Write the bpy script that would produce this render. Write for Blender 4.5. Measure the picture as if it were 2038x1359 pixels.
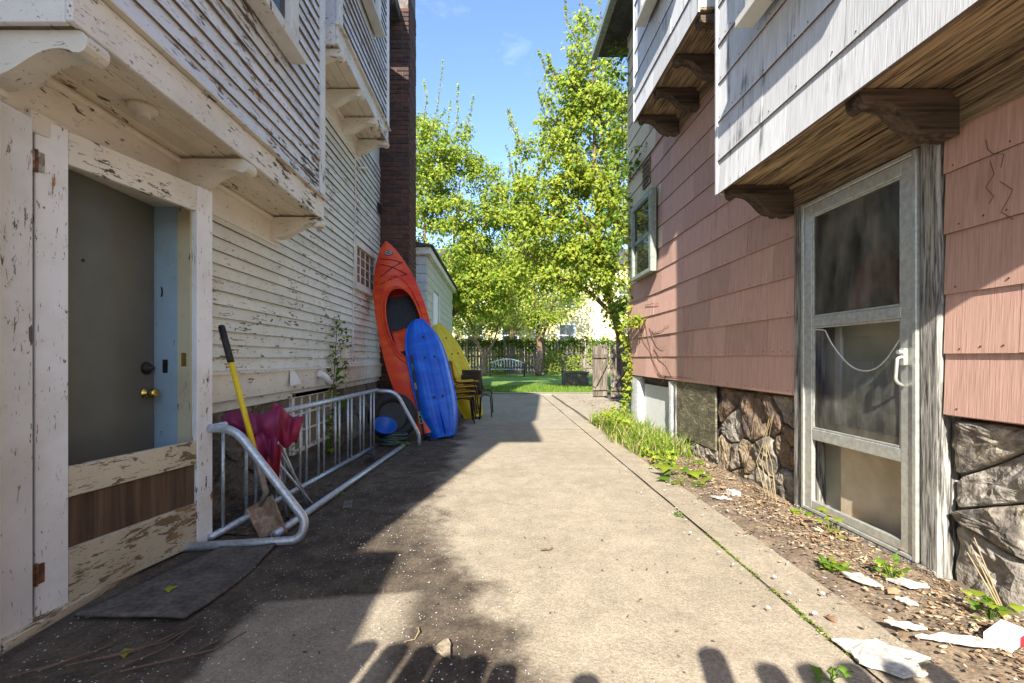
import bpy, bmesh, math, random
from mathutils import Vector, Matrix, noise as mnoise
R = math.radians
for o in list(bpy.data.objects): bpy.data.objects.remove(o)
S = bpy.context.scene; COL = S.collection
rnd = random.Random(7)

# ------------------------------------------------------------ camera, sky, sun, exposure
EYE = 1.07
cd = bpy.data.cameras.new('camera'); cam = bpy.data.objects.new('camera', cd); COL.objects.link(cam)
cam.location = (0, 0, EYE); cam.rotation_euler = (R(90), 0, 0)
cd.sensor_width = 36; cd.lens = 16.0; cd.shift_x = 0.0142; cd.shift_y = 0.016
cd.clip_start = 0.02; cd.clip_end = 2000
S.camera = cam
SUN = Vector((0.25, 1.0, -0.75)).normalized()
w = bpy.data.worlds.new('World'); S.world = w; w.use_nodes = True
nt = w.node_tree; nt.nodes.clear()
sky = nt.nodes.new('ShaderNodeTexSky'); sky.sky_type = 'NISHITA'; sky.sun_disc = False
sky.sun_elevation = math.asin(-SUN.z); sky.sun_rotation = math.atan2(-SUN.x, -SUN.y)
sky.air_density = 1.0; sky.dust_density = 0.35; sky.ozone_density = 3.5
bg = nt.nodes.new('ShaderNodeBackground'); bg.inputs[1].default_value = 0.15
tc = nt.nodes.new('ShaderNodeTexCoord'); mp = nt.nodes.new('ShaderNodeMapping'); mp.inputs['Scale'].default_value = (1.6, 1.6, 4.2)
cn = nt.nodes.new('ShaderNodeTexNoise'); cn.inputs['Scale'].default_value = 2.3; cn.inputs['Detail'].default_value = 7; cn.inputs['Roughness'].default_value = .6
cr = nt.nodes.new('ShaderNodeMapRange'); cr.inputs[1].default_value = .58; cr.inputs[2].default_value = .9; cr.inputs[4].default_value = .28
cm = nt.nodes.new('ShaderNodeMix'); cm.data_type = 'RGBA'; cm.inputs[7].default_value = (6.5, 6.8, 7.2, 1)
ow = nt.nodes.new('ShaderNodeOutputWorld')
L = nt.links.new
L(tc.outputs['Generated'], mp.inputs['Vector']); L(mp.outputs[0], cn.inputs['Vector']); L(cn.outputs['Fac'], cr.inputs[0])
L(cr.outputs[0], cm.inputs[0]); L(sky.outputs[0], cm.inputs[6]); L(cm.outputs[2], bg.inputs[0]); L(bg.outputs[0], ow.inputs[0])
sl = bpy.data.lights.new('sun', 'SUN'); sl.energy = 4.8; sl.angle = R(0.55); sl.color = (1, .94, .84)
so = bpy.data.objects.new('sun', sl); COL.objects.link(so); so.location = (-3, -12, 12)
so.rotation_euler = SUN.to_track_quat('-Z', 'Y').to_euler()
S.view_settings.view_transform = 'Standard'; S.view_settings.look = 'None'
S.view_settings.exposure = 1.36; S.view_settings.gamma = 1.0
S.render.engine = 'CYCLES'
S.cycles.max_bounces = 8; S.cycles.diffuse_bounces = 5; S.cycles.transparent_max_bounces = 8

# ------------------------------------------------------------ material helpers
class NT:
    def __init__(s, name):
        s.m = bpy.data.materials.new(name); s.m.use_nodes = True; s.t = s.m.node_tree
        s.b = s.t.nodes['Principled BSDF']; s.out = s.t.nodes['Material Output']
        s.g = s.t.nodes.new('ShaderNodeNewGeometry'); s.pos = s.g.outputs['Position']
        s.rand = None
    def n(s, k): return s.t.nodes.new(k)
    def l(s, a, b): s.t.links.new(a, b)
    def put(s, sock, v):
        if isinstance(v, bpy.types.NodeSocket): s.l(v, sock)
        else:
            if isinstance(v, (tuple, list)) and len(v) == 3 and sock.type == 'RGBA': v = (*v, 1)
            sock.default_value = v
    def rnd(s):
        if not s.rand: s.rand = s.n('ShaderNodeObjectInfo').outputs['Random']
        return s.rand
    def scale(s, sc, vec=None, off=None):
        m = s.n('ShaderNodeMapping'); m.inputs['Scale'].default_value = sc; s.l(vec or s.pos, m.inputs['Vector'])
        if off is not None:
            c = s.n('ShaderNodeCombineXYZ'); s.put(c.inputs[0], off); s.put(c.inputs[1], off); s.put(c.inputs[2], off)
            s.l(c.outputs[0], m.inputs['Location'])
        return m.outputs[0]
    def noise(s, vec, scale=1., detail=4., rough=.55, dist=0.):
        n = s.n('ShaderNodeTexNoise'); s.l(vec, n.inputs['Vector']); n.inputs['Scale'].default_value = scale
        n.inputs['Detail'].default_value = detail; n.inputs['Roughness'].default_value = rough; n.inputs['Distortion'].default_value = dist
        return n.outputs['Fac']
    def vor(s, vec, scale=1., feat='F1', out='Distance', rand=1.):
        n = s.n('ShaderNodeTexVoronoi'); n.feature = feat; s.l(vec, n.inputs['Vector']); n.inputs['Scale'].default_value = scale
        n.inputs['Randomness'].default_value = rand
        return n.outputs[out]
    def wave(s, vec, scale=1., dist=4., det=3., dirn='X', dscale=1.):
        n = s.n('ShaderNodeTexWave'); n.bands_direction = dirn; s.l(vec, n.inputs['Vector']); n.inputs['Scale'].default_value = scale
        n.inputs['Distortion'].default_value = dist; n.inputs['Detail'].default_value = det; n.inputs['Detail Scale'].default_value = dscale
        return n.outputs['Fac']
    def rng(s, v, a, b, c=0., d=1., smooth=True):
        n = s.n('ShaderNodeMapRange'); n.interpolation_type = 'SMOOTHSTEP' if smooth else 'LINEAR'
        for i, q in enumerate((v, a, b, c, d)): s.put(n.inputs[i], q)
        return n.outputs[0]
    def math(s, op, a, b=0.):
        n = s.n('ShaderNodeMath'); n.operation = op; s.put(n.inputs[0], a); s.put(n.inputs[1], b); return n.outputs[0]
    def mix(s, f, a, b, mode='MIX'):
        n = s.n('ShaderNodeMix'); n.data_type = 'RGBA'; n.blend_type = mode
        s.put(n.inputs[0], f); s.put(n.inputs[6], a); s.put(n.inputs[7], b); return n.outputs[2]
    def xyz(s):
        n = s.n('ShaderNodeSeparateXYZ'); s.l(s.pos, n.inputs[0]); return n.outputs
    def col(s, c): s.put(s.b.inputs['Base Color'], c)
    def rough(s, r): s.put(s.b.inputs['Roughness'], r)
    def spec(s, v): s.b.inputs['Specular IOR Level'].default_value = v
    def bump(s, h, dist=.005, strength=.6):
        n = s.n('ShaderNodeBump'); n.inputs['Distance'].default_value = dist; n.inputs['Strength'].default_value = strength
        s.l(h, n.inputs['Height']); s.l(n.outputs[0], s.b.inputs['Normal'])
    def shade(s, c, amt):            # value variation by a factor around 1
        return s.mix(1., c, amt, 'MULTIPLY')
def g3(n, v):                       # a grey colour from a value socket
    c = n.n('ShaderNodeCombineColor')
    for i in range(3): n.l(v, c.inputs[i])
    return c.outputs[0]

def plain(name, c, rough=.6, metal=0., var=.25, sc=12., bump=0., spec=.4):
    n = NT(name); f = n.noise(n.pos, sc, 5, .6)
    n.col(n.shade(c, g3(n, n.rng(f, .25, .75, 1 - var, 1 + var)))); n.rough(rough); n.b.inputs['Metallic'].default_value = metal; n.spec(spec)
    if bump: n.bump(f, bump)
    return n.m

def peel(name, base, amt=.5, axis='y', old=(.13, .11, .09), rust=(.38, .22, .12), tint=(.55, .5, .40)):
    """old paint that has cracked and come off along the grain"""
    n = NT(name)
    st = {'y': (30., 8., 42.), 'z': (36., 36., 8.), 'x': (8., 30., 42.)}[axis]
    v = n.scale(st, off=n.math('MULTIPLY', n.rnd(), 37.))
    fine = n.noise(v, 1., 5, .66, .5)
    big = n.noise(n.pos, 1.7, 3, .55)
    mid = n.noise(n.pos, 9., 4, .6)
    k = n.math('ADD', fine, n.math('MULTIPLY', n.math('SUBTRACT', big, .5), .45))
    k = n.math('ADD', k, n.math('MULTIPLY', n.math('SUBTRACT', mid, .5), .35))
    th = .765 - .20 * amt
    flake = n.rng(k, th, th + .02)
    dash = n.noise(n.scale(tuple(q * 2.3 for q in st), off=n.math('MULTIPLY', n.rnd(), 51.)), 1., 3, .6, .9)
    dash = n.rng(n.math('ADD', dash, n.math('MULTIPLY', n.math('SUBTRACT', mid, .5), .3)), .72 - .10 * amt, .745 - .10 * amt)
    crack = n.rng(n.noise(n.scale(tuple(q * 1.6 for q in st)), 1., 3, .7, 1.2), .645, .675)
    crack = n.math('MAXIMUM', n.math('MULTIPLY', crack, n.rng(k, th - .20, th - .05)), n.math('MULTIPLY', dash, .9))
    dirt = n.rng(n.noise(n.scale((3, 3, 3)), 1., 6, .65), .35, .75)
    c = n.mix(n.math('MULTIPLY', dirt, .38), base, tuple(a * b for a, b in zip(base, tint)))
    c = n.shade(c, g3(n, n.rng(n.rnd(), 0, 1, .9, 1.06, False)))
    under = n.mix(n.rng(n.noise(n.pos, 6., 3), .52, .66), old, rust)
    c = n.mix(n.math('MAXIMUM', flake, n.math('MULTIPLY', crack, .85)), c, under)
    n.col(c); n.rough(n.rng(flake, 0, 1, .5, .85)); n.spec(.3)
    n.bump(n.math('SUBTRACT', n.math('MULTIPLY', fine, .12), n.math('MAXIMUM', flake, crack)), .003, .7)
    return n.m

def shingle(name, base, streak=.3, streakc=(.06, .06, .06)):
    n = NT(name)
    v = n.scale((1, 1, 1), off=n.math('MULTIPLY', n.rnd(), 11.))
    comb = n.noise(n.scale((150, 150, 2.2)), 1., 2, .5)
    comb2 = n.noise(n.scale((45, 45, 1.5)), 1., 3, .6)
    mild = n.noise(n.scale((16, 16, .9)), 1., 5, .65)
    blot = n.noise(n.pos, 2.2, 5, .6)
    c = n.shade(base, g3(n, n.rng(comb, .3, .7, .88, 1.08)))
    c = n.shade(c, g3(n, n.rng(comb2, .25, .75, .92, 1.06)))
    c = n.shade(c, g3(n, n.rng(n.rnd(), 0, 1, .84, 1.1, False)))
    c = n.mix(n.math('MULTIPLY', n.rng(n.math('ADD', mild, n.math('MULTIPLY', n.math('SUBTRACT', blot, .5), .8)), .57, .80), streak), c, streakc)
    n.col(c); n.rough(.75); n.spec(.25)
    n.bump(n.math('ADD', comb, n.math('MULTIPLY', comb2, .6)), .0018, .6)
    return n.m

def wood(name, base, dark, axis='y', sc=1., rough=.8, contrast=1.):
    n = NT(name)
    st = {'y': (40, 2.2, 40), 'z': (40, 40, 2.2), 'x': (2.2, 40, 40)}[axis]
    v = n.scale(tuple(q * sc for q in st), off=n.math('MULTIPLY', n.rnd(), 23.))
    a = n.noise(v, 1., 6, .65, .6); b = n.noise(n.scale(tuple(q * .3 * sc for q in st)), 1., 4, .6, .4)
    f = n.math('ADD', n.math('MULTIPLY', a, .65), n.math('MULTIPLY', b, .35))
    c = n.mix(n.rng(f, .5 - .16 / contrast, .5 + .16 / contrast), dark, base)
    c = n.shade(c, g3(n, n.rng(n.rnd(), 0, 1, .8, 1.12, False)))
    n.col(c); n.rough(rough); n.spec(.2); n.bump(a, .006, .8)
    return n.m

def multi(name, c1, c2, c3=None, sc=4., rough=.85, bump=.02, fine=40.):
    n = NT(name)
    a = n.noise(n.scale((1, 1, 1), off=n.math('MULTIPLY', n.rnd(), 9.)), sc, 6, .62, .3); b = n.noise(n.pos, fine, 4, .65)
    c = n.mix(n.rng(a, .38, .62), c1, c2)
    if c3: c = n.mix(n.rng(n.rnd(), .45, .75), c, c3)
    c = n.shade(c, g3(n, n.rng(b, .25, .75, .62, 1.3)))
    n.col(c); n.rough(rough); n.spec(.25)
    n.bump(n.math('ADD', n.math('MULTIPLY', a, .7), n.math('MULTIPLY', b, .3)), bump, .8)
    return n.m

def leafmat(name, c, trans=.4):
    n = NT(name); f = n.noise(n.pos, 3., 3)
    cc = n.shade(c, g3(n, n.rng(f, .3, .7, .75, 1.25))); n.col(cc); n.rough(.55); n.spec(.3)
    t = n.n('ShaderNodeBsdfTranslucent'); n.put(t.inputs[0], n.shade(cc, (1.25, 1.2, .6)))
    mx = n.n('ShaderNodeMixShader'); mx.inputs[0].default_value = trans
    n.l(n.b.outputs[0], mx.inputs[1]); n.l(t.outputs[0], mx.inputs[2]); n.l(mx.outputs[0], n.out.inputs[0])
    return n.m

def glass(name, tint=(.8, .85, .85), mixv=.8, rough=.03):
    """dirty window glass: mostly clear, mirror at a grazing view, a film of dust"""
    n = NT(name)
    tr = n.n('ShaderNodeBsdfTransparent'); n.put(tr.inputs[0], tint)
    gl = n.n('ShaderNodeBsdfGlossy'); gl.inputs['Roughness'].default_value = rough
    fr = n.n('ShaderNodeFresnel'); fr.inputs[0].default_value = 1.5
    m1 = n.n('ShaderNodeMixShader'); n.l(fr.outputs[0], m1.inputs[0]); n.l(tr.outputs[0], m1.inputs[1]); n.l(gl.outputs[0], m1.inputs[2])
    d = n.n('ShaderNodeBsdfDiffuse'); n.put(d.inputs[0], (.45, .44, .38))
    m2 = n.n('ShaderNodeMixShader'); n.put(m2.inputs[0], n.rng(n.noise(n.scale((3, 3, 1)), 3., 7, .7), .35, .8, .06, 1 - mixv))
    n.l(m1.outputs[0], m2.inputs[1]); n.l(d.outputs[0], m2.inputs[2]); n.l(m2.outputs[0], n.out.inputs[0])
    return n.m

MT = {}
MT['clap'] = peel('clapboard_paint', (.77, .77, .70), .66, tint=(.62, .6, .5))
MT['clap_up'] = peel('upper_clapboard_paint', (.77, .79, .83), .72, tint=(.7, .7, .7))
MT['trim'] = peel('trim_paint', (.82, .77, .66), .55, rust=(.42, .19, .08))
MT['fascia'] = peel('fascia_paint', (.82, .80, .75), .72, rust=(.45, .20, .09))
MT['stile'] = peel('stile_paint', (.80, .80, .78), .50, 'z', rust=(.40, .2, .1))
MT['rail'] = peel('rail_paint', (.80, .76, .66), .66, 'y', rust=(.42, .22, .12))
MT['railworn'] = peel('worn_rail_paint', (.60, .53, .38), .95, 'y', old=(.20, .14, .08), rust=(.30, .19, .09))
MT['blue'] = peel('skylit_jamb_paint', (.36, .50, .60), .30, 'z')  # white jamb paint with blue skylight put into the colour
MT['cream'] = peel('cream_jamb_paint', (.66, .58, .38), .35, 'z')
MT['soffit'] = peel('soffit_paint', (.77, .70, .56), .66, rust=(.36, .2, .1))
MT['bracket'] = peel('bracket_paint', (.81, .76, .65), .62, 'x')
MT['lap_shade_grime'] = plain('bare_grimy_lap_shade', (.17, .135, .10), .9)  # grimy bare edge, kept dark to paint the lap shadow under boards
MT['butt'] = plain('bare_shingle_lap_shade', (.17, .12, .10), .9)  # bare butt edge, kept dark to paint the lap shadow under shingles
MT['pink'] = shingle('pink_shingle', (.63, .385, .305), .22, (.2, .08, .06))
MT['white'] = shingle('white_shingle', (.75, .755, .76), .9, (.12, .13, .13))
MT['treelit'] = shingle('treelit_shingle', (.72, .60, .42), .3, (.2, .14, .06))  # wall colour with the trees' reflected yellow-green light painted in
MT['bwood'] = wood('weathered_brown_wood', (.47, .35, .21), (.075, .055, .038), 'y', contrast=1.4, sc=1.7)
MT['bwoodx'] = wood('weathered_dark_bracket', (.17, .12, .085), (.035, .028, .022), 'x')
MT['post'] = wood('cracked_grey_post', (.50, .48, .43), (.05, .045, .04), 'z', 2.4, contrast=1.3)
MT['ply'] = wood('stained_plywood', (.20, .13, .08), (.07, .045, .03), 'z', .35)
MT['fencewood'] = wood('grey_fence_wood', (.30, .25, .20), (.10, .08, .065), 'z', .6)
MT['alu'] = plain('dull_aluminium', (.56, .57, .52), .42, .55, .18, 30.)
MT['galv'] = plain('galvanised_pipe', (.52, .57, .62), .42, .6, .22, 40., .001)
MT['dark'] = plain('dark_metal', (.03, .03, .03), .5, .3)
MT['rustm'] = multi('rusty_iron', (.10, .05, .03), (.22, .10, .05), sc=30, bump=.004)
MT['hinge'] = multi('painted_hinge', (.42, .40, .36), (.20, .11, .07), sc=40, bump=.003)
MT['brass'] = plain('brass', (.78, .55, .16), .22, 1., .1)
MT['greydoor'] = plain('grey_door_paint', (.15, .155, .13), .5, 0, .14, 3.)
MT['tandoor'] = plain('tan_inner_door', (.56, .48, .34), .6, 0, .18, 6.)
MT['olivedoor'] = plain('olive_inner_door', (.38, .38, .30), .6, 0, .15, 4.)
MT['glass'] = glass('dirty_glass', (.78, .82, .76), .62)
MT['glassdark'] = glass('dark_glass', (.25, .27, .27), .93)
MT['screen'] = glass('plastic_film', (.75, .8, .82), .62, .2)
MT['wframe'] = peel('window_frame_paint', (.70, .68, .62), .35, 'z')
MT['gframe'] = plain('green_grey_frame', (.26, .30, .25), .55, 0, .3, 20)
MT['brick'] = multi('old_brick', (.085, .045, .035), (.13, .062, .045), (.065, .042, .038), sc=9, bump=.008)
MT['mortar'] = multi('sooty_mortar', (.12, .10, .085), (.18, .155, .13), sc=8, bump=.006)
MT['stoneL'] = multi('dark_foundation_stone', (.17, .14, .105), (.10, .085, .07), (.2, .17, .13), sc=5, bump=.03)  # dark brown-grey stone for the foundation and the planter
MT['stone1'] = multi('grey_field_stone', (.36, .31, .24), (.13, .115, .10), (.30, .27, .23), sc=7, bump=.05, fine=28)
MT['stone2'] = multi('rusty_field_stone', (.22, .15, .10), (.10, .08, .068), (.26, .20, .13), sc=7, bump=.05, fine=28)
MT['joint'] = multi('dark_raised_joint', (.10, .098, .095), (.17, .16, .15), sc=12, bump=.008)
MT['block'] = multi('painted_block', (.62, .62, .60), (.54, .55, .55), sc=3, bump=.004)
MT['blockside'] = multi('painted_block_side_shade', (.60, .58, .45), (.52, .52, .42), sc=3, bump=.004)  # same block paint, the side's yellowish shade put into the colour
MT['roof'] = multi('dark_roof_shingle', (.06, .058, .055), (.10, .095, .09), sc=6, bump=.01)
MT['pvc'] = plain('white_pvc', (.78, .78, .76), .35, 0, .08)
MT['rubber'] = multi('worn_rubber_mat', (.085, .075, .065), (.14, .12, .10), sc=6, rough=.9, bump=.004)
MT['tyre'] = plain('black_rubber', (.022, .022, .024), .65, 0, .3, 30, .002)
MT['foam'] = plain('white_foam_board', (.80, .80, .78), .7, 0, .06, 30)
MT['yellow'] = plain('yellow_fibreglass', (.80, .58, .02), .4, 0, .12)
MT['grip'] = plain('black_grip', (.02, .018, .017), .6)
MT['shovelsteel'] = multi('rusty_shovel_steel', (.26, .16, .10), (.34, .25, .17), sc=16, rough=.6, bump=.002)
MT['steelgrey'] = plain('shovel_socket_steel', (.28, .25, .21), .5, .5, .3, 30)
MT['maroon'] = plain('maroon_nylon', (.20, .018, .075), .55, 0, .25, 14)
MT['redcloth'] = plain('red_nylon', (.32, .022, .04), .55, 0, .2, 14)
MT['maroon2'] = plain('crimson_nylon', (.24, .014, .05), .5, 0, .25, 14)
def plastic(name, c1, c2, rough=.38):
    n = NT(name); a = n.noise(n.scale((3, 3, 9)), 1., 5, .6, .5); sc = n.noise(n.scale((60, 60, 7)), 1., 3, .7, 1.)
    c = n.mix(n.rng(a, .35, .7), c1, c2)
    c = n.mix(n.math('MULTIPLY', n.rng(sc, .62, .72), .28), c, tuple(min(1, q * .55 + .12) for q in c1))
    n.col(c); n.rough(n.rng(sc, .4, .7, rough, rough + .2)); n.bump(sc, .001, .5); return n.m
MT['kred'] = plastic('red_kayak_plastic', (.66, .035, .010), (.78, .10, .010))
MT['kblue'] = plastic('blue_kayak_plastic', (.008, .10, .60), (.012, .17, .78))
MT['kyel'] = plastic('yellow_kayak_plastic', (.74, .58, .01), (.66, .50, .012))
MT['cyel'] = plain('yellow_chair_plastic', (.72, .42, .03), .45, 0, .15)
MT['cbrown'] = plain('dark_brown_chair_plastic', (.055, .045, .032), .4, 0, .2)
MT['bluepl'] = plain('blue_bucket_plastic', (.01, .10, .45), .4, 0, .15)
MT['ysiding'] = plain('yellow_siding', (.74, .64, .33), .7, 0, .08, 3)
MT['wtrim'] = plain('white_trim', (.78, .78, .76), .6, 0, .06)
MT['far_glass'] = plain('far_window_glass', (.06, .07, .08), .12, 0, .3, 2, 0, .6)
MT['bark'] = multi('tree_bark', (.17, .10, .065), (.27, .17, .11), sc=10, bump=.02)
MT['leafA'] = leafmat('leaf_spring', (.25, .32, .03)); MT['leafB'] = leafmat('leaf_yellowgreen', (.34, .38, .04))
MT['leafC'] = leafmat('leaf_green', (.11, .21, .022)); MT['leafD'] = leafmat('leaf_deep', (.06, .13, .02))
MT['grass'] = leafmat('grass_blade', (.15, .25, .03), .3); MT['drygrass'] = leafmat('dry_grass', (.42, .33, .17), .2)
MT['dead1'] = plain('dead_leaf_brown', (.20, .115, .06), .8); MT['dead2'] = plain('dead_leaf_tan', (.34, .22, .12), .8)
MT['dead3'] = plain('dead_leaf_dark', (.09, .06, .04), .85); MT['dead4'] = plain('dead_leaf_orange', (.36, .21, .11), .8)
MT['dead5'] = plain('dead_leaf_pale', (.46, .36, .24), .8); MT['twig'] = plain('twig', (.16, .10, .065), .8); MT['chip'] = plain('paint_chip', (.72, .70, .64), .7)

# ------------------------------------------------------------ mesh helpers
class MB:
    def __init__(s): s.v = []; s.f = []; s.mi = []; s.cur = 0
    def add(s, vs, fs):
        o = len(s.v); s.v += [tuple(q) for q in vs]
        for f in fs: s.f.append(tuple(o + i for i in f)); s.mi.append(s.cur)
        return s
    def box(s, x0, x1, y0, y1, z0, z1):
        v = [(x, y, z) for x in (x0, x1) for y in (y0, y1) for z in (z0, z1)]
        return s.add(v, [(0, 1, 3, 2), (4, 6, 7, 5), (0, 4, 5, 1), (2, 3, 7, 6), (0, 2, 6, 4), (1, 5, 7, 3)])
    def cbox(s, x0, x1, y0, y1, z0, z1, b=.004):
        bm = bmesh.new(); t = MB().box(x0, x1, y0, y1, z0, z1)
        vs = [bm.verts.new(q) for q in t.v]
        for f in t.f: bm.faces.new([vs[i] for i in f])
        bmesh.ops.bevel(bm, geom=bm.edges[:], offset=b, segments=1, affect='EDGES', profile=.5)
        bm.verts.index_update(); s.add([q.co[:] for q in bm.verts], [[q.index for q in f.verts] for f in bm.faces]); bm.free(); return s
    def obox(s, c, a, b, d):        # centre and three half vectors
        c, a, b, d = map(Vector, (c, a, b, d))
        v = [c + a * i + b * j + d * k for i in (-1, 1) for j in (-1, 1) for k in (-1, 1)]
        return s.add(v, [(0, 1, 3, 2), (4, 6, 7, 5), (0, 4, 5, 1), (2, 3, 7, 6), (0, 2, 6, 4), (1, 5, 7, 3)])
    def bar(s, p, q, w, h, up=(0, 0, 1)):
        p, q, up = Vector(p), Vector(q), Vector(up); a = (q - p) / 2; t = a.normalized(); sd = t.cross(up).normalized(); u = sd.cross(t)
        return s.obox((p + q) / 2, a, sd * w / 2, u * h / 2)
    def tube(s, pts, r, n=8, caps=True):
        pts = [Vector(p) for p in pts]; m = len(pts); rs = r if isinstance(r, (list, tuple)) else [r] * m
        o = len(s.v); t0 = (pts[1] - pts[0]).normalized(); ref = Vector((0, 0, 1)) if abs(t0.z) < .9 else Vector((1, 0, 0))
        u = t0.cross(ref).normalized()
        for i in range(m):
            t = (pts[min(i + 1, m - 1)] - pts[max(i - 1, 0)])
            t = t.normalized() if t.length > 1e-9 else t0
            u = (u - t * u.dot(t)); u = u.normalized() if u.length > 1e-6 else t.orthogonal().normalized(); vv = t.cross(u)
            for k in range(n):
                a = 2 * math.pi * k / n; s.v.append(tuple(pts[i] + (u * math.cos(a) + vv * math.sin(a)) * rs[i]))
        for i in range(m - 1):
            for k in range(n):
                a, b = o + i * n + k, o + i * n + (k + 1) % n; s.f.append((a, b, b + n, a + n)); s.mi.append(s.cur)
        if caps:
            s.f.append(tuple(o + k for k in range(n))[::-1]); s.mi.append(s.cur)
            s.f.append(tuple(o + (m - 1) * n + k for k in range(n))); s.mi.append(s.cur)
        return s
    def prism(s, poly, d):          # planar polygon of 3D points pushed along d
        d = Vector(d); p = [Vector(q) for q in poly]; n = len(p)
        return s.add(p + [q + d for q in p], [tuple(range(n))[::-1], tuple(range(n, 2 * n))] + [(i, (i + 1) % n, n + (i + 1) % n, n + i) for i in range(n)])
    def lathe(s, prof, c, ax=(0, 0, 1), n=16):   # prof: (radius, distance along the axis)
        ax = Vector(ax).normalized(); u = ax.orthogonal().normalized(); vv = ax.cross(u); c = Vector(c); o = len(s.v)
        for r, h in prof:
            for k in range(n):
                a = 2 * math.pi * k / n; s.v.append(tuple(c + ax * h + (u * math.cos(a) + vv * math.sin(a)) * r))
        for i in range(len(prof) - 1):
            for k in range(n):
                a, b = o + i * n + k, o + i * n + (k + 1) % n; s.f.append((a, b, b + n, a + n)); s.mi.append(s.cur)
        s.f.append(tuple(o + k for k in range(n))[::-1]); s.mi.append(s.cur)
        s.f.append(tuple(o + (len(prof) - 1) * n + k for k in range(n))); s.mi.append(s.cur)
        return s
    def torus(s, c, ax, R_, r, n=28, m=10):
        ax = Vector(ax).normalized(); u = ax.orthogonal().normalized(); vv = ax.cross(u); c = Vector(c); o = len(s.v)
        for i in range(n):
            a = 2 * math.pi * i / n; d = u * math.cos(a) + vv * math.sin(a)
            for k in range(m):
                b = 2 * math.pi * k / m; s.v.append(tuple(c + d * (R_ + r * math.cos(b)) + ax * r * math.sin(b)))
        for i in range(n):
            for k in range(m):
                s.f.append((o + i * m + k, o + ((i + 1) % n) * m + k, o + ((i + 1) % n) * m + (k + 1) % m, o + i * m + (k + 1) % m)); s.mi.append(s.cur)
        return s
    def grid(s, fn, nu, nv):
        o = len(s.v)
        for i in range(nu + 1):
            for j in range(nv + 1): s.v.append(tuple(fn(i / nu, j / nv)))
        for i in range(nu):
            for j in range(nv):
                a = o + i * (nv + 1) + j; s.f.append((a, a + 1, a + nv + 2, a + nv + 1)); s.mi.append(s.cur)
        return s
    def mesh(s, name, mats, smooth=False):
        me = bpy.data.meshes.new(name); me.from_pydata(s.v, [], s.f)
        for m in (mats if isinstance(mats, (list, tuple)) else [mats]): me.materials.append(MT[m] if isinstance(m, str) else m)
        if max(s.mi, default=0) > 0: me.polygons.foreach_set('material_index', s.mi)
        if smooth: me.polygons.foreach_set('use_smooth', [True] * len(me.polygons))
        me.update(); return me
    def build(s, name, mats, parent=None, smooth=False, fix=True, solid=0):
        me = s.mesh(name, mats, smooth)
        if fix:
            bm = bmesh.new(); bm.from_mesh(me); bmesh.ops.recalc_face_normals(bm, faces=bm.faces[:]); bm.to_mesh(me); bm.free()
        o = bpy.data.objects.new(name, me); COL.objects.link(o); o.parent = parent
        if solid:
            md = o.modifiers.new('solid', 'SOLIDIFY'); md.thickness = solid; md.offset = 0
        return o
def tag(o, label=None, cat=None, group=None, kind=None):
    if label: o['label'] = label
    if cat: o['category'] = cat
    if group: o['group'] = group
    if kind: o['kind'] = kind
    return o
def thing(name, label, cat, loc=(0, 0, 0), group=None):
    """an empty at the base; parts are built in world coordinates and keep their place"""
    o = bpy.data.objects.new(name, None); COL.objects.link(o); o.empty_display_size = .1
    tag(o, label, cat, group); return o
def inst(name, me, parent, loc=(0, 0, 0), rot=(0, 0, 0), scale=(1, 1, 1)):
    o = bpy.data.objects.new(name, me); COL.objects.link(o); o.parent = parent
    o.location = loc; o.rotation_euler = rot; o.scale = scale; return o
def fillet(pts, r, n=6):
    pts = [Vector(p) for p in pts]; out = [pts[0]]
    for i in range(1, len(pts) - 1):
        a, b, c = pts[i - 1], pts[i], pts[i + 1]; d1 = (a - b); d2 = (c - b)
        k = min(r, d1.length * .49, d2.length * .49); p = b + d1.normalized() * k; q = b + d2.normalized() * k
        for j in range(n + 1):
            t = j / n; out.append(p * (1 - t) ** 2 + b * 2 * t * (1 - t) + q * t * t)
    return out + [pts[-1]]
def lerp(a, b, t): return a + (b - a) * t
def fbm(p, sc=1., oc=3): return mnoise.fractal(Vector(p) * sc, 1., 2., oc)

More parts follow.
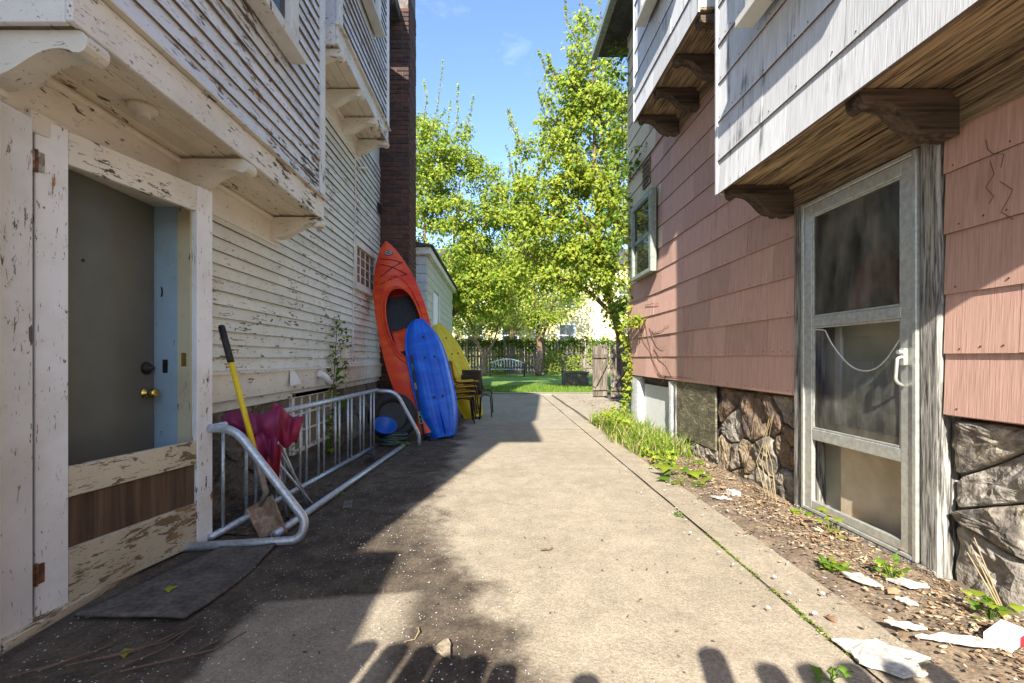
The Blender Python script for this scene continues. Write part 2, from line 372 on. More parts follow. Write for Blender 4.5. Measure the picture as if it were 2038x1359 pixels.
# ------------------------------------------------------------ ground
def ground_mat():
    n = NT('ground_earth'); x, y, z = n.xyz()
    a = n.noise(n.pos, 1.6, 6, .62); f = n.noise(n.pos, 26., 5, .7); sp = n.vor(n.pos, 42.)
    c = n.mix(n.rng(a, .35, .65), (.082, .066, .05), (.14, .115, .085))
    c = n.shade(c, g3(n, n.rng(f, .25, .75, .55, 1.4)))
    c = n.mix(n.rng(sp, .16, .10), c, (.27, .24, .20))
    n.col(c); n.rough(.95); n.spec(.15); n.bump(n.math('ADD', f, n.math('MULTIPLY', a, 2.)), .025, .9); return n.m
MT['earth'] = ground_mat()
def concrete_mat():
    """old concrete; to the left a film of trodden earth lies on it"""
    n = NT('driveway_concrete'); x, y, z = n.xyz()
    a = n.noise(n.pos, 1.1, 6, .6); b = n.noise(n.pos, 7., 5, .65, .3); f = n.noise(n.pos, 85., 3, .7); sp = n.vor(n.pos, 60.); sp2 = n.vor(n.pos, 27.)
    c = n.mix(n.rng(a, .32, .68), (.375, .318, .238), (.315, .265, .195))
    c = n.shade(c, g3(n, n.rng(b, .28, .72, .86, 1.09))); c = n.shade(c, g3(n, n.rng(f, .3, .7, .80, 1.17)))
    c = n.shade(c, g3(n, n.rng(n.noise(n.pos, 220., 2, .6), .35, .65, .82, 1.16)))
    c = n.mix(n.math('MULTIPLY', n.rng(n.noise(n.pos, 1.9, 7, .7), .55, .75), .30), c, (.19, .145, .095))
    c = n.mix(n.math('MULTIPLY', n.rng(sp, .17, .09), .7), c, (.14, .11, .08)); c = n.mix(n.rng(sp2, .07, .04), c, (.52, .47, .38))
    crack = n.math('ABSOLUTE', n.math('SUBTRACT', n.noise(n.scale((.75, .55, 1), off=3.3), 1., 7, .55), .5))
    crk = n.math('MULTIPLY', n.math('MULTIPLY', n.rng(crack, .0035, .0), n.rng(n.noise(n.pos, .6, 2), .62, .7)), .5)
    c = n.mix(crk, c, (.13, .11, .06))
    # earth film: edge wanders from x = 0.1 near the street to x = -0.7 farther in
    edge = n.math('ADD', n.rng(y, 1.2, 3.4, .14, -.50), n.math('MULTIPLY', n.math('SUBTRACT', n.noise(n.pos, 2.2, 7, .68), .5), .95))
    d = n.rng(n.math('SUBTRACT', x, edge), .16, -.12)
    # swept corner where the slab shows through
    bx = n.math('MULTIPLY', n.rng(n.math('ADD', x, n.math('MULTIPLY', b, .12)), -1.0, -.93), n.rng(n.math('ADD', x, n.math('MULTIPLY', b, .2)), -.22, -.34))
    by = n.math('MULTIPLY', n.rng(n.math('ADD', y, n.math('ADD', n.math('MULTIPLY', x, -.12), n.math('MULTIPLY', b, .06))), 2.16, 2.11), n.rng(y, 1.3, 1.5))
    d = n.math('MULTIPLY', d, n.math('SUBTRACT', 1., n.math('MULTIPLY', n.math('MULTIPLY', bx, by), .85)))
    e = n.mix(n.rng(b, .35, .65), (.058, .046, .035), (.115, .09, .066)); e = n.shade(e, g3(n, n.rng(f, .2, .8, .6, 1.4)))
    c = n.mix(n.math('MULTIPLY', d, n.rng(a, .2, .6, .85, 1.)), c, e)
    ch_ = n.vor(n.pos, 33.); c = n.mix(n.math('MULTIPLY', d, n.rng(ch_, .09, .05)), c, (.62, .58, .5))
    n.col(c); n.rough(.9); n.spec(.2)
    n.bump(n.math('SUBTRACT', n.math('ADD', n.math('MULTIPLY', f, .5), n.math('MULTIPLY', b, .8)), n.math('MULTIPLY', crk, 1.5)), .008, .8); return n.m
MT['conc'] = concrete_mat()
MT['dust'] = multi('dusty_soil', (.25, .19, .13), (.16, .12, .085), sc=6, rough=.95, bump=.02, fine=60)
def lawn_mat():
    n = NT('lawn_green'); a = n.noise(n.pos, .9, 5, .6); f = n.noise(n.scale((30, 9, 30)), 1., 4, .7)
    c = n.mix(n.rng(a, .3, .7), (.085, .17, .018), (.15, .25, .03)); c = n.shade(c, g3(n, n.rng(f, .25, .75, .55, 1.5)))
    n.col(c); n.rough(.9); n.bump(f, .04, 1.); return n.m
MT['lawn'] = lawn_mat()

tag(MB().grid(lambda u, v: (lerp(-400, 400, u), lerp(-300, 700, v), -.03), 8, 8).build('ground', 'earth'), kind='structure')
def slab(x0, x1, y0, y1, z=.004):
    nx, ny = max(2, int((x1 - x0) / .25)), max(2, int((y1 - y0) / .25))
    m = MB().grid(lambda u, v: (lerp(x0, x1, u) + (.007 * fbm((x0, lerp(y0, y1, v), 2), 2.3) if u in (0, 1) else 0), lerp(y0, y1, v), z + .006 * fbm((lerp(x0, x1, u), lerp(y0, y1, v), 0), .8)), nx, ny)
    for (a, b) in (((x0, y0), (x1, y0)), ((x1, y0), (x1, y1)), ((x1, y1), (x0, y1)), ((x0, y1), (x0, y0))):
        m.add([(*a, z - .008), (*b, z - .008), (*b, -.06), (*a, -.06)], [(0, 1, 2, 3)])
    return m
dr = bpy.data.objects.new('driveway', None); COL.objects.link(dr); tag(dr, kind='structure')
ys = [-6, 6.78, 10.2, 13.35]
for i in range(3):
    slab(-1.78, 1.255, ys[i] + .006, ys[i + 1] - .006).build('concrete_slab', 'conc', dr)
    slab(1.267, 1.52, ys[i] - .35, ys[i + 1] - .362, .008).build('concrete_slab', 'conc', dr)
slab(1.60, 2.9, 7.6, 13.34, .0).build('concrete_slab', 'conc', dr)
slab(-2.6, 2.9, 13.38, 13.75, .03).build('concrete_edging', 'conc', dr)
# earth beds against the two houses
def bed(x0, x1, y0, y1, h, name, mat='earth'):
    o = MB().grid(lambda u, v: (lerp(x0, x1, u), lerp(y0, y1, v), -.015 + h * (u if x0 > 0 else 1 - u) * (.7 + .5 * fbm((u * 2, v * 9, 1), 1.)) + .012 * fbm((lerp(x0, x1, u), lerp(y0, y1, v), 3), 7.) + .02 * math.sin(math.pi * u)), 16, int((y1 - y0) * 12)).build(name, mat, smooth=True)
    return tag(o, kind='structure')
bed(1.40, 2.2, -3, 7.8, .05, 'soil_bed', 'dust'); bed(-1.95, -1.15, 2.72, 8.2, .035, 'soil_bed')
tag(MB().grid(lambda u, v: (lerp(-14, 16, u), lerp(13.7, 31, v), .0 + .03 * fbm((u * 30, v * 20, 0), .3)), 40, 30).build('lawn', 'lawn', smooth=True), kind='structure')

# ------------------------------------------------------------ the white clapboard house (left)
LX = -1.9; BX = -1.47; LE = .0905
hl = thing('house', 'weathered white clapboard house with peeling paint and a grey side door', 'house')
core = MB(); core.box(-9, LX - .15, -2.0, 7.32, 0, 5.9)
core.box(LX - .15, LX, -2.0, 1.66, 0, 5.9); core.box(LX - .15, LX, 2.78, 7.32, .70, 5.9); core.box(LX - .15, LX, 1.66, 2.78, 2.06, 5.9)
wallL = core.build('wall', 'clap', hl)
def clapboards(X, y0, y1, z0, z1, mat, parent, holes=(), out=1):
    z = z0
    while z < z1 - .02:
        runs = [(y0, y1)]
        for (a, b, c, d) in holes:
            if z + LE > c and z < d:
                runs = [q for r in runs for q in ((r[0], min(r[1], a)), (max(r[0], b), r[1])) if q[1] - q[0] > .02]
        for (a, b) in runs:
            cuts = [a]
            while b - cuts[-1] > 3.2: cuts.append(cuts[-1] + rnd.uniform(1.5, 2.6))
            cuts.append(b)
            for p, q in zip(cuts, cuts[1:]):
                t0, t1, j = .023 + rnd.uniform(-.003, .004), .004, rnd.uniform(-.003, .003)
                zz0, zz1 = z + j + rnd.uniform(-.001, .001), z + LE + .012
                vs = [(X, p + .001, zz0), (X + out * t0, p + .001, zz0), (X + out * t1, p + .001, zz1), (X, p + .001, zz1)]
                vs += [(a_, q - .001, c_ + rnd.uniform(-.0015, .0015)) for a_, b_, c_ in vs]
                mbx = MB(); mbx.add(vs, [(0, 1, 2, 3), (7, 6, 5, 4), (1, 5, 6, 2), (2, 6, 7, 3), (3, 7, 4, 0)]); mbx.cur = 1; mbx.add([vs[0], vs[4], vs[5], vs[1]], [(0, 1, 2, 3)]); mbx.build('clapboard', [mat, 'lap_shade_grime'], parent, fix=False)
        z += LE
WL = (5.95, 7.05, 2.02, 2.66)
clapboards(LX + .002, 2.87, 7.31, .98, 4.12, 'clap', wallL, [(WL[0], WL[1], WL[2], WL[3])])
MB().cbox(LX, LX + .035, 2.865, 7.31, .77, .965, .005).build('skirt_board', 'trim', hl)
MB().add([(LX, 2.865, .99), (LX + .055, 2.865, .968), (LX + .055, 2.865, .958), (LX, 2.865, .966), (LX, 7.31, .99), (LX + .055, 7.31, .968), (LX + .055, 7.31, .958), (LX, 7.31, .966)],
         [(0, 1, 2, 3), (7, 6, 5, 4), (0, 4, 5, 1), (1, 5, 6, 2), (2, 6, 7, 3), (3, 7, 4, 0)]).build('drip_cap', 'trim', hl)
# bays that hang over the passage
def scroll_bracket(y, xw, xt, zt, parent, mat, thick=.095, drop=.20, roll=.034):
    sgn = 1 if xt > xw else -1; Lb = abs(xt - xw)
    pts = [(0, 0), (Lb - roll, 0)]
    for k in range(9):
        a = math.pi / 2 - math.pi * 1.25 * k / 8; pts.append((Lb - roll + roll * math.cos(a), -roll + roll * math.sin(a)))
    for k in range(1, 13):
        t = k / 12; u = lerp(Lb - roll * 2.0, .035, t); zz = -roll * 1.55 - (drop - .035 - roll * 1.55) * (t - .14 * math.sin(2 * math.pi * t) * 1.1)
        pts.append((u, zz))
    pts += [(.035, -drop + .012), (.0, -drop)]
    m = MB().prism([(xw + sgn * u, y - thick / 2, zt + q) for u, q in pts], (0, thick, 0))
    return m.build('bracket', mat, parent)
def bay_left(y0, y1, zb, ztop, ys_):
    zs = zb + .012
    b = MB().box(LX - .1, BX - .02, y0 + .02, y1 - .02, zs + .03, ztop).build('bay', 'clap_up', hl)
    n = 4; wd = (BX - .02 - LX) / n
    for i in range(n): MB().cbox(LX + i * wd + .002, LX + (i + 1) * wd - .002, y0 + .015, y1 - .015, zs + .004 * (i % 2), zs + .026 + .003, .003).build('soffit_board', 'soffit', b)
    f = MB().cbox(BX - .025, BX, y0 - .002, y1 + .002, zb, zb + .165, .004); f.build('fascia', 'fascia', b)
    MB().cbox(LX + .0, BX - .027, y0, y0 + .022, zb - .002, zb + .165, .003).build('fascia', 'fascia', b)
    MB().cbox(LX + .0, BX - .027, y1 - .022, y1, zb - .002, zb + .165, .003).build('fascia', 'fascia', b)
    MB().add([(BX - .02, y0 - .02, zb + .195), (BX + .03, y0 - .02, zb + .176), (BX + .03, y0 - .02, zb + .166), (BX - .02, y0 - .02, zb + .168),
              (BX - .02, y1 + .02, zb + .195), (BX + .03, y1 + .02, zb + .176), (BX + .03, y1 + .02, zb + .166), (BX - .02, y1 + .02, zb + .168)],
             [(0, 1, 2, 3), (7, 6, 5, 4), (0, 4, 5, 1), (1, 5, 6, 2), (2, 6, 7, 3), (3, 7, 4, 0)]).build('drip_cap', 'rail', b)
    for yy in (y1 - .05, y0 + .05): MB().cbox(BX - .02, BX + .012, yy - .05, yy + .05, zb + .20, ztop, .003).build('corner_board', 'stile', b)
    MB().cbox(LX - .1, BX - .02, y1 - .02, y1 - .004, zb + .17, ztop, .002).build('side_board', 'clap_up', b)
    # frieze on the wall below
    MB().cbox(LX, LX + .03, y0, y1 + .03, zb - .22, zs - .005, .004).build('frieze_board', 'trim', b)
    MB().tube([(LX + .035, y0, zs - .025), (LX + .035, y1, zs - .025)], .022, 8).build('cove_moulding', 'trim', b)
    for y in ys_: scroll_bracket(y, LX + .03, BX + .018, zb - .003, b, 'bracket', roll=.04)
    return b
b1 = bay_left(1.575, 3.86, 2.235, 6.0, (1.66, 2.70, 3.80))
clapboards(BX - .018, 1.63, 3.755, 2.43, 4.75, 'clap_up', b1, [(1.75, 3.2, 3.17, 6)])
b2 = bay_left(4.2, 6.14, 3.97, 6.0, (4.31, 4.95, 5.53, 6.08))
clapboards(BX - .018, 4.3, 6.035, 4.165, 5.98, 'clap_up', b2, [(4.35, 5.45, 4.95, 6)])
def window(parent, X, y0, y1, z0, z1, out, frame, fw=.09, proud=.035, grid=(1, 2), pane='glassdark', sill=True, name='window', bar=.03):
    s = out; bx = lambda m, a, b, *q: m.cbox(min(a, b), max(a, b), *q, .003)
    wn = bx(MB(), X - s * .06, X - s * .045, y0, y1, z0, z1).build(name, 'dark', parent)
    for (a, b, c, d) in ((y0, y0 + fw, z0, z1), (y1 - fw, y1, z0, z1), (y0 + fw + .001, y1 - fw - .001, z1 - fw, z1 - .001), (y0 + fw + .001, y1 - fw - .001, z0 + .001, z0 + fw * .7)):
        bx(MB(), X - s * .05, X + s * proud, a, b, c, d).build('frame', frame, wn)
    if sill: bx(MB(), X - s * .04, X + s * (proud + .04), y0 - .04, y1 + .04, z0 - .05, z0 - .002).build('sill', frame, wn)
    yy0, yy1, zz0, zz1 = y0 + fw, y1 - fw, z0 + fw * .7, z1 - fw; ny, nz = grid
    for i in range(ny):
        for j in range(nz):
            a, b = lerp(yy0, yy1, i / ny), lerp(yy0, yy1, (i + 1) / ny); c, d = lerp(zz0, zz1, j / nz), lerp(zz0, zz1, (j + 1) / nz)
            bx(MB(), X - s * .012, X - s * .006, a + .004, b - .004, c + .004, d - .004).build('pane', pane, wn)
    for i in range(1, ny): bx(MB(), X - s * .025, X + s * .008, lerp(yy0, yy1, i / ny) - bar / 2, lerp(yy0, yy1, i / ny) + bar / 2, zz0 + .001, zz1 - .001).build('glazing_bar', frame, wn)
    for j in range(1, nz): bx(MB(), X - s * .024, X + s * .006, yy0 + .001, yy1 - .001, lerp(zz0, zz1, j / nz) - bar / 2, lerp(zz0, zz1, j / nz) + bar / 2).build('glazing_bar', frame, wn)
    return wn
window(hl, BX + .045, 1.8, 3.19, 3.2, 4.9, 1, 'wframe', .12)
window(hl, BX + .045, 4.4, 5.45, 4.98, 5.95, 1, 'wframe', .11)
MT['latt'] = multi('brown_pane', (.14, .085, .05), (.2, .13, .08), sc=12, rough=.25, bump=.002)
window(hl, LX + .01, WL[0], WL[1], WL[2], WL[3], 1, 'wframe', .09, .03, (4, 4), 'latt', True, bar=.014)
# roof and eaves
rf = MB(); rf.prism([(-1.45, -2.25, 6.002), (-1.45, -2.25, 6.10), (-5.4, -2.25, 9.0), (-9.4, -2.25, 6.10), (-9.4, -2.25, 6.002)], (0, 8.6, 0))
rf.prism([(-1.56, 6.352, 6.5), (-1.56, 6.352, 6.68), (-5.4, 6.352, 9.1), (-9.2, 6.352, 6.5)], (0, 1.08, 0))
rfo = rf.build('roof', 'roof', hl)
dm = MB().prism([(-1.6, -1.2, 6.2), (-1.6, -1.2, 6.9), (-1.6, 1.8, 8.6), (-1.6, 4.8, 6.9), (-1.6, 4.8, 6.2)], (-3.5, 0, 0)).build('gable', 'clap_up', hl)
pc = MB(); pc.box(-7.5, -1.66, -5.6, -2.01, 3.15, 3.4)
for yy in (-5.4, -4.1, -2.6): pc.box(-1.95, -1.78, yy - .08, yy + .08, .5, 3.15)
pc.box(-7.5, -1.75, -5.5, -2.01, 0, .5); pc.build('porch', 'stile', hl)
# foundation below the skirt
MB().box(LX - .13, LX - .035, 2.80, 7.31, -.05, .70).build('foundation', 'mortar', hl)

# ---- stones: cells of a random pattern, each one a rough lump
def cells(rect, n, seed, relax=2):
    r_ = random.Random(seed); x0, x1, y0, y1 = rect; P = [(r_.uniform(x0, x1), r_.uniform(y0, y1)) for _ in range(n)]
    def clip(poly, a, b):
        mx, my, nx, ny = (a[0] + b[0]) / 2, (a[1] + b[1]) / 2, b[0] - a[0], b[1] - a[1]; out = []
        for i in range(len(poly)):
            p, q = poly[i], poly[(i + 1) % len(poly)]; dp = (p[0] - mx) * nx + (p[1] - my) * ny; dq = (q[0] - mx) * nx + (q[1] - my) * ny
            if dp <= 0: out.append(p)
            if dp * dq < 0: t = dp / (dp - dq); out.append((lerp(p[0], q[0], t), lerp(p[1], q[1], t)))
        return out
    for it in range(relax + 1):
        C = []
        for a in P:
            poly = [(x0, y0), (x1, y0), (x1, y1), (x0, y1)]
            for b in P:
                if b is not a: poly = clip(poly, a, b)
            C.append(poly)
        if it < relax: P = [(sum(p[0] for p in c) / len(c), sum(p[1] for p in c) / len(c)) for c in C]
    return C
def stones(rect, n, seed, X, out, parent, mats, gap=.016, h=.06):
    for ci, c in enumerate(cells(rect, n, seed, 1)):
        cx, cy = sum(p[0] for p in c) / len(c), sum(p[1] for p in c) / len(c)
        p = c
        for _ in range(2):
            q = []
            for i in range(len(p)):
                a, b = p[i], p[(i + 1) % len(p)]; q += [(lerp(a[0], b[0], .10), lerp(a[1], b[1], .10)), (lerp(a[0], b[0], .5) , lerp(a[1], b[1], .5)), (lerp(a[0], b[0], .90), lerp(a[1], b[1], .90))]
            p = q
        rad = max(.02, sum(math.hypot(a[0] - cx, a[1] - cy) for a in p) / len(p)); k0 = 1 - gap / rad
        hh = h * rnd.uniform(.6, 1.25); tl, tz = rnd.uniform(-.25, .25), rnd.uniform(-.25, .25)
        m = MB(); N = len(p); vs = []; fs = []
        for k, hf in ((k0, 0.), (k0 * .985, .62), (k0 * .94, .86), (k0 * .80, .97), (k0 * .62, 1.), (k0 * .42, 1.02), (k0 * .20, 1.03)):
            for a in p:
                y, z = cx + (a[0] - cx) * k, cy + (a[1] - cy) * k
                d = hh * hf * (1 + tl * (y - cx) / rad + tz * (z - cy) / rad) + (hf > .3) * (.030 * fbm((y, z, seed), 6., 5) - .018 * abs(fbm((y, z, seed + 3), 13., 3)))
                vs.append((X + out * max(d, 0), y + (hf > .3) * .004 * fbm((y, z, 5), 20), z))
        for r_ in range(6):
            for i in range(N): fs.append((r_ * N + i, r_ * N + (i + 1) % N, (r_ + 1) * N + (i + 1) % N, (r_ + 1) * N + i))
        vs.append((X + out * hh * 1.06, cx, cy)); fs += [(6 * N + i, 6 * N + (i + 1) % N, 7 * N) for i in range(N)]
        m.add(vs, fs).build('stone', mats[ci % len(mats)], parent, smooth=False)
fl = hl
stones((2.84, 4.2, -.02, .74), 9, 3, LX - .037, 1, bpy.data.objects['foundation'], ['stoneL'], .012, .03)
stones((5.3, 7.3, -.02, .74), 11, 5, LX - .037, 1, bpy.data.objects['foundation'], ['stoneL'], .012, .03)
MT['tanpane'] = multi('dusty_tan_pane', (.30, .24, .15), (.22, .18, .12), sc=7, rough=.35, bump=.002)
window(hl, LX - .02, 4.22, 5.28, .16, .74, 1, 'rail', .05, .02, (5, 3), 'tanpane', False, bar=.018)
# door opening: casings, jambs, grey door
MB().cbox(LX - .14, -1.835, 1.655, 1.80, 0.0, 2.02, .004).build('door_casing', 'stile', hl)
MB().cbox(LX - .14, -1.80, 1.50, 1.652, 0.0, 2.02, .004).build('door_casing', 'stile', hl)
MB().cbox(LX - .14, -1.825, 2.722, 2.862, 0.0, 2.02, .004).build('door_casing', 'stile', hl)
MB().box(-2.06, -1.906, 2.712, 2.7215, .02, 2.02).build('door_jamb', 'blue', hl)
MB().box(-1.904, -1.827, 2.708, 2.7212, .02, 2.02).build('door_jamb', 'cream', hl)
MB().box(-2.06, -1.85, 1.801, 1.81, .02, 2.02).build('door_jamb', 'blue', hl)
MB().cbox(LX - .14, -1.84, 1.80, 2.722, 1.97, 2.058, .004).build('door_head', 'trim', hl)
MB().cbox(-2.06, -1.80, 1.66, 2.85, -.03, .03, .004).build('threshold', 'railworn', hl)
gd = MB().cbox(-2.085, -2.04, 1.812, 2.705, .035, 1.968, .003).build('door', 'greydoor', hl)
MB().lathe([(.034, 0), (.034, .006), (.012, .012), (.012, .03), (.027, .038), (.031, .052), (.026, .066), (.012, .072)], (-2.04, 2.635, .865), (1, 0, 0), 18).build('knob', 'brass', gd, True)
MB().lathe([(.036, 0), (.036, .01), (.028, .022), (.014, .024), (.012, .045), (.004, .047)], (-2.04, 2.64, 1.01), (1, 0, 0), 18).build('deadbolt', 'dark', gd, True)
MB().lathe([(.008, 0), (.008, .004), (.004, .005)], (-2.04, 2.24, 1.55), (1, 0, 0), 10).build('peephole', 'dark', gd)
MB().box(-1.995, -1.965, 2.7105, 2.7118, .98, 1.06).build('strike_plate', 'dark', hl)
MB().box(-1.88, -1.85, 2.705, 2.7078, 1.02, 1.10).build('strike_plate', 'brass', hl)
MB().tube([(-2.0, 2.708, 1.49), (-1.99, 2.70, 1.475), (-1.99, 2.70, 1.45), (-2.0, 2.708, 1.435)], .004, 6).build('hook', 'dark', hl)
# open screen door, turned about its hinge
H0, H1 = Vector((-1.852, 1.823, 0)), Vector((-1.663, 2.658, 0)); du = (H1 - H0); WD = du.length; du.normalize(); dn = Vector((du.y, -du.x, 0))
sd = bpy.data.objects.new('screen_door', None); COL.objects.link(sd); sd.parent = hl
def dpart(name, u0, u1, z0, z1, d0, d1, mat, bv=.003):
    o = MB().cbox(u0, u1, d0, d1, z0, z1, bv).build(name, mat, sd)
    # local u along the door, d towards the passage; rigid turn into place
    o.matrix_world = Matrix(((du.x, dn.x, 0, H0.x), (du.y, dn.y, 0, H0.y), (0, 0, 1, 0), (0, 0, 0, 1))); return o
dpart('stile', 0, .118, .012, 2.04, -.034, 0, 'stile'); dpart('stile', WD - .105, WD, .015, 2.04, -.034, 0, 'stile')
dpart('rail', .119, WD - .106, 1.895, 2.038, -.033, -.002, 'rail'); dpart('rail', .119, WD - .106, .475, .605, -.033, -.002, 'railworn')
dpart('rail', .119, WD - .106, .02, .255, -.033, -.002, 'railworn'); dpart('panel', .119, WD - .106, .256, .474, -.026, -.017, 'ply', .001)
for zz in (1.86, .20): dpart('hinge', -.028, .03, zz - .04, zz + .04, .001, .006, 'hinge' if zz > 1 else 'rustm'); 
for zz in (1.86, .20):
    MB().lathe([(.006, -.045), (.006, .045)], (H0.x + .005, H0.y, zz), (0, 0, 1), 8).build('hinge_pin', 'rustm', sd)
# soffit lamp holder, wires, vents
MB().lathe([(.062, 0), (.062, -.016), (.05, -.03), (.032, -.036), (.03, -.05), (.022, -.052)], (-1.66, 2.13, 2.246), (0, 0, 1), 20).build('lamp_holder', 'trim', hl, True)
MB().tube([(LX + .03, 5.98, 3.70), (LX + .032, 6.0, 3.2), (LX + .03, 5.96, 2.72), (LX + .03, 5.93, 2.3), (LX + .03, 5.90, 1.6), (LX + .03, 5.86, .98)], .007, 6).build('cable', 'chip', hl)
MB().tube([(LX + .02, 6.4, 3.75), (LX + .10, 6.25, 3.68), (LX + .03, 6.05, 3.60)], .014, 6).build('cable', 'chip', hl)
MB().cbox(LX + .02, LX + .09, 5.46, 5.60, 1.06, 1.24, .006).build('meter_box', 'trim', hl)
MB().tube(fillet([(LX + .0, 4.72, .90), (LX + .10, 4.72, .90), (LX + .13, 4.80, .80)], .05), .034, 12).build('vent_pipe', 'pvc', hl, True)
MB().lathe([(.042, 0), (.042, .03)], (LX + .045, 4.72, .90), (1, 0, 0), 14).build('pipe_collar', 'pvc', hl, True)
MB().cbox(LX + .02, LX + .05, 7.1, 7.28, 3.35, 3.5, .003).build('vent', 'dark', hl)
MB().prism([(LX + .037, 4.08, .965), (LX + .037, 4.16, .965), (LX + .06, 4.27, .83), (LX + .065, 4.03, .82)], (.003, 0, 0)).build('torn_flashing', 'foam', hl)

# ---- brick chimney
ch = thing('chimney', 'tall dark brick chimney at the rear corner of the white house', 'chimney')
CX0, CX1, CY0, CY1 = -2.35, -1.43, 7.33, 8.0
MB().box(CX0, CX1 - .012, CY0 + .012, CY1, -.05, 9.2).build('mortar_core', 'mortar', ch)
bw, bh, gp = .205, .062, .011
bmesh_full = MB().cbox(0, bw, 0, .05, 0, bh, .004).mesh('brick', 'brick'); bmesh_half = MB().cbox(0, (bw - gp) / 2, 0, .05, 0, bh, .004).mesh('brick_half', 'brick')
row = 0; z = 0.; nb = 0
side = MB()
while z < 7.0:
    x = CX1; first = row % 2 == 0
    k = 0
    while x > -1.93 and z < 6.7:
        half = (k == 0 and not first); wd = (bw - gp) / 2 if half else bw
        inst('brick', bmesh_half if half else bmesh_full, ch, (x - wd, CY0 + rnd.uniform(-.004, .003), z), (0, rnd.uniform(-.008, .008), rnd.uniform(-.01, .01))); nb += 1
        x -= wd + gp; k += 1
    y = CY0 + .062 + (0 if first else .05)
    while y < CY1 - .05:
        l = min(bw, CY1 - y); side.cbox(CX1 - .04, CX1 + rnd.uniform(-.003, .004), y, y + l, z, z + bh, .004); y += l + gp
    z += bh + gp; row += 1
tag(side.build('side_bricks', 'brick', ch), kind='stuff')

# ------------------------------------------------------------ the pink and white shingled house (right)
RX = 2.1; RB = 1.6; SE = .279
hr = thing('house', 'pink and white shingled house with stone foundation and aluminium storm door', 'house')
rc = MB(); rc.box(RX + .14, 9.5, -3, 7.28, 0, 6.3); rc.box(RX + .006, RX + .14, -3, 2.14, .80, 6.3); rc.box(RX + .006, RX + .14, 3.186, 7.28, .80, 6.3); rc.box(RX + .006, RX + .14, 2.14, 3.186, 2.2, 6.3)
wallR = rc.build('wall', 'pink', hr)
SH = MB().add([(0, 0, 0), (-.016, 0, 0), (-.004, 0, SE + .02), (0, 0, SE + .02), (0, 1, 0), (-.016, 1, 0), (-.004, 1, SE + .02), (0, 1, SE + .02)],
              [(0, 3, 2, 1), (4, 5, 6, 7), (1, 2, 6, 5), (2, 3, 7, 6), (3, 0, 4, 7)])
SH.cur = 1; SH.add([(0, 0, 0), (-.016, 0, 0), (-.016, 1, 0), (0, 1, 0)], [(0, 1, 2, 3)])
SHM = {k: SH.mesh('shingle', [k, 'butt']) for k in ('pink', 'white', 'treelit')}
NAILS = MB()
def shingles(X, y0, y1, z0, z1, mat, parent, W=.66, clip=None, zcut=None):
    i = 0; z = z0
    while z < z1 - .03:
        h = min(1., (z1 - z) / SE)
        y = y0 - W * (.5 if i % 2 else .0) - rnd.uniform(.0, .12)
        while y < y1:
            a, b = max(y, y0), min(y + W, y1)
            if b - a > .03: 
                m = mat(a, z) if callable(mat) else mat
                inst('shingle', SHM[m], parent, (X + rnd.uniform(-.0015, .0015), a + .0015, z + rnd.uniform(-.002, .002)), (rnd.uniform(-.003, .003), 0, 0), (1, b - a - .003, h))
                if a < 4.6:
                    for q in (a + .06, (a + b) / 2, b - .06): NAILS.lathe([(.0045, 0), (.004, -.003)], (X - .0145, q + rnd.uniform(-.02, .02), z + .028 + rnd.uniform(-.006, .006)), (1, 0, 0), 5)
            y += W
        z += SE; i += 1
pk = lambda y, z: 'treelit' if (y > 5.75 and z > 2.0) else 'pink'  # upper far wall gets the colour with painted-in tree light
shingles(RX, 3.195, 7.3, .81, 3.80, pk, wallR); shingles(RX, 5.36, 7.3, .81 + 11 * SE, 6.2, pk, wallR)
shingles(RX, 3.33, 3.70, .81 + 11 * SE, 4.2, 'pink', wallR)
shingles(RX, .9, 2.128, .81, 2.27, 'pink', wallR)
def scallop_bracket(y, xw, xt, zt, parent, mat, thick=.10, drop=.205):
    Lb = abs(xt - xw); prof = [(0, 0), (Lb, 0), (Lb, -.03)]
    for k in range(6): a = -.4 - 2.4 * k / 5; prof.append((Lb - .035 + .032 * math.cos(a), -.045 + .03 * math.sin(a)))
    prof.append((Lb - .085, -.052))
    for k in range(12): t = k / 11; prof.append((lerp(Lb - .10, .13, t), -.055 - (drop - .07) * (t - .12 * math.sin(2 * math.pi * t))))
    for k in range(5): a = math.pi * k / 4; prof.append((.095 + .03 * math.cos(a), -drop + .02 - .022 * math.sin(a)))
    prof += [(.05, -drop - .0), (0, -drop)]
    return MB().prism([(xw - u, y - thick / 2, zt + q) for u, q in prof], (0, thick, 0)).build('bracket', mat, parent)
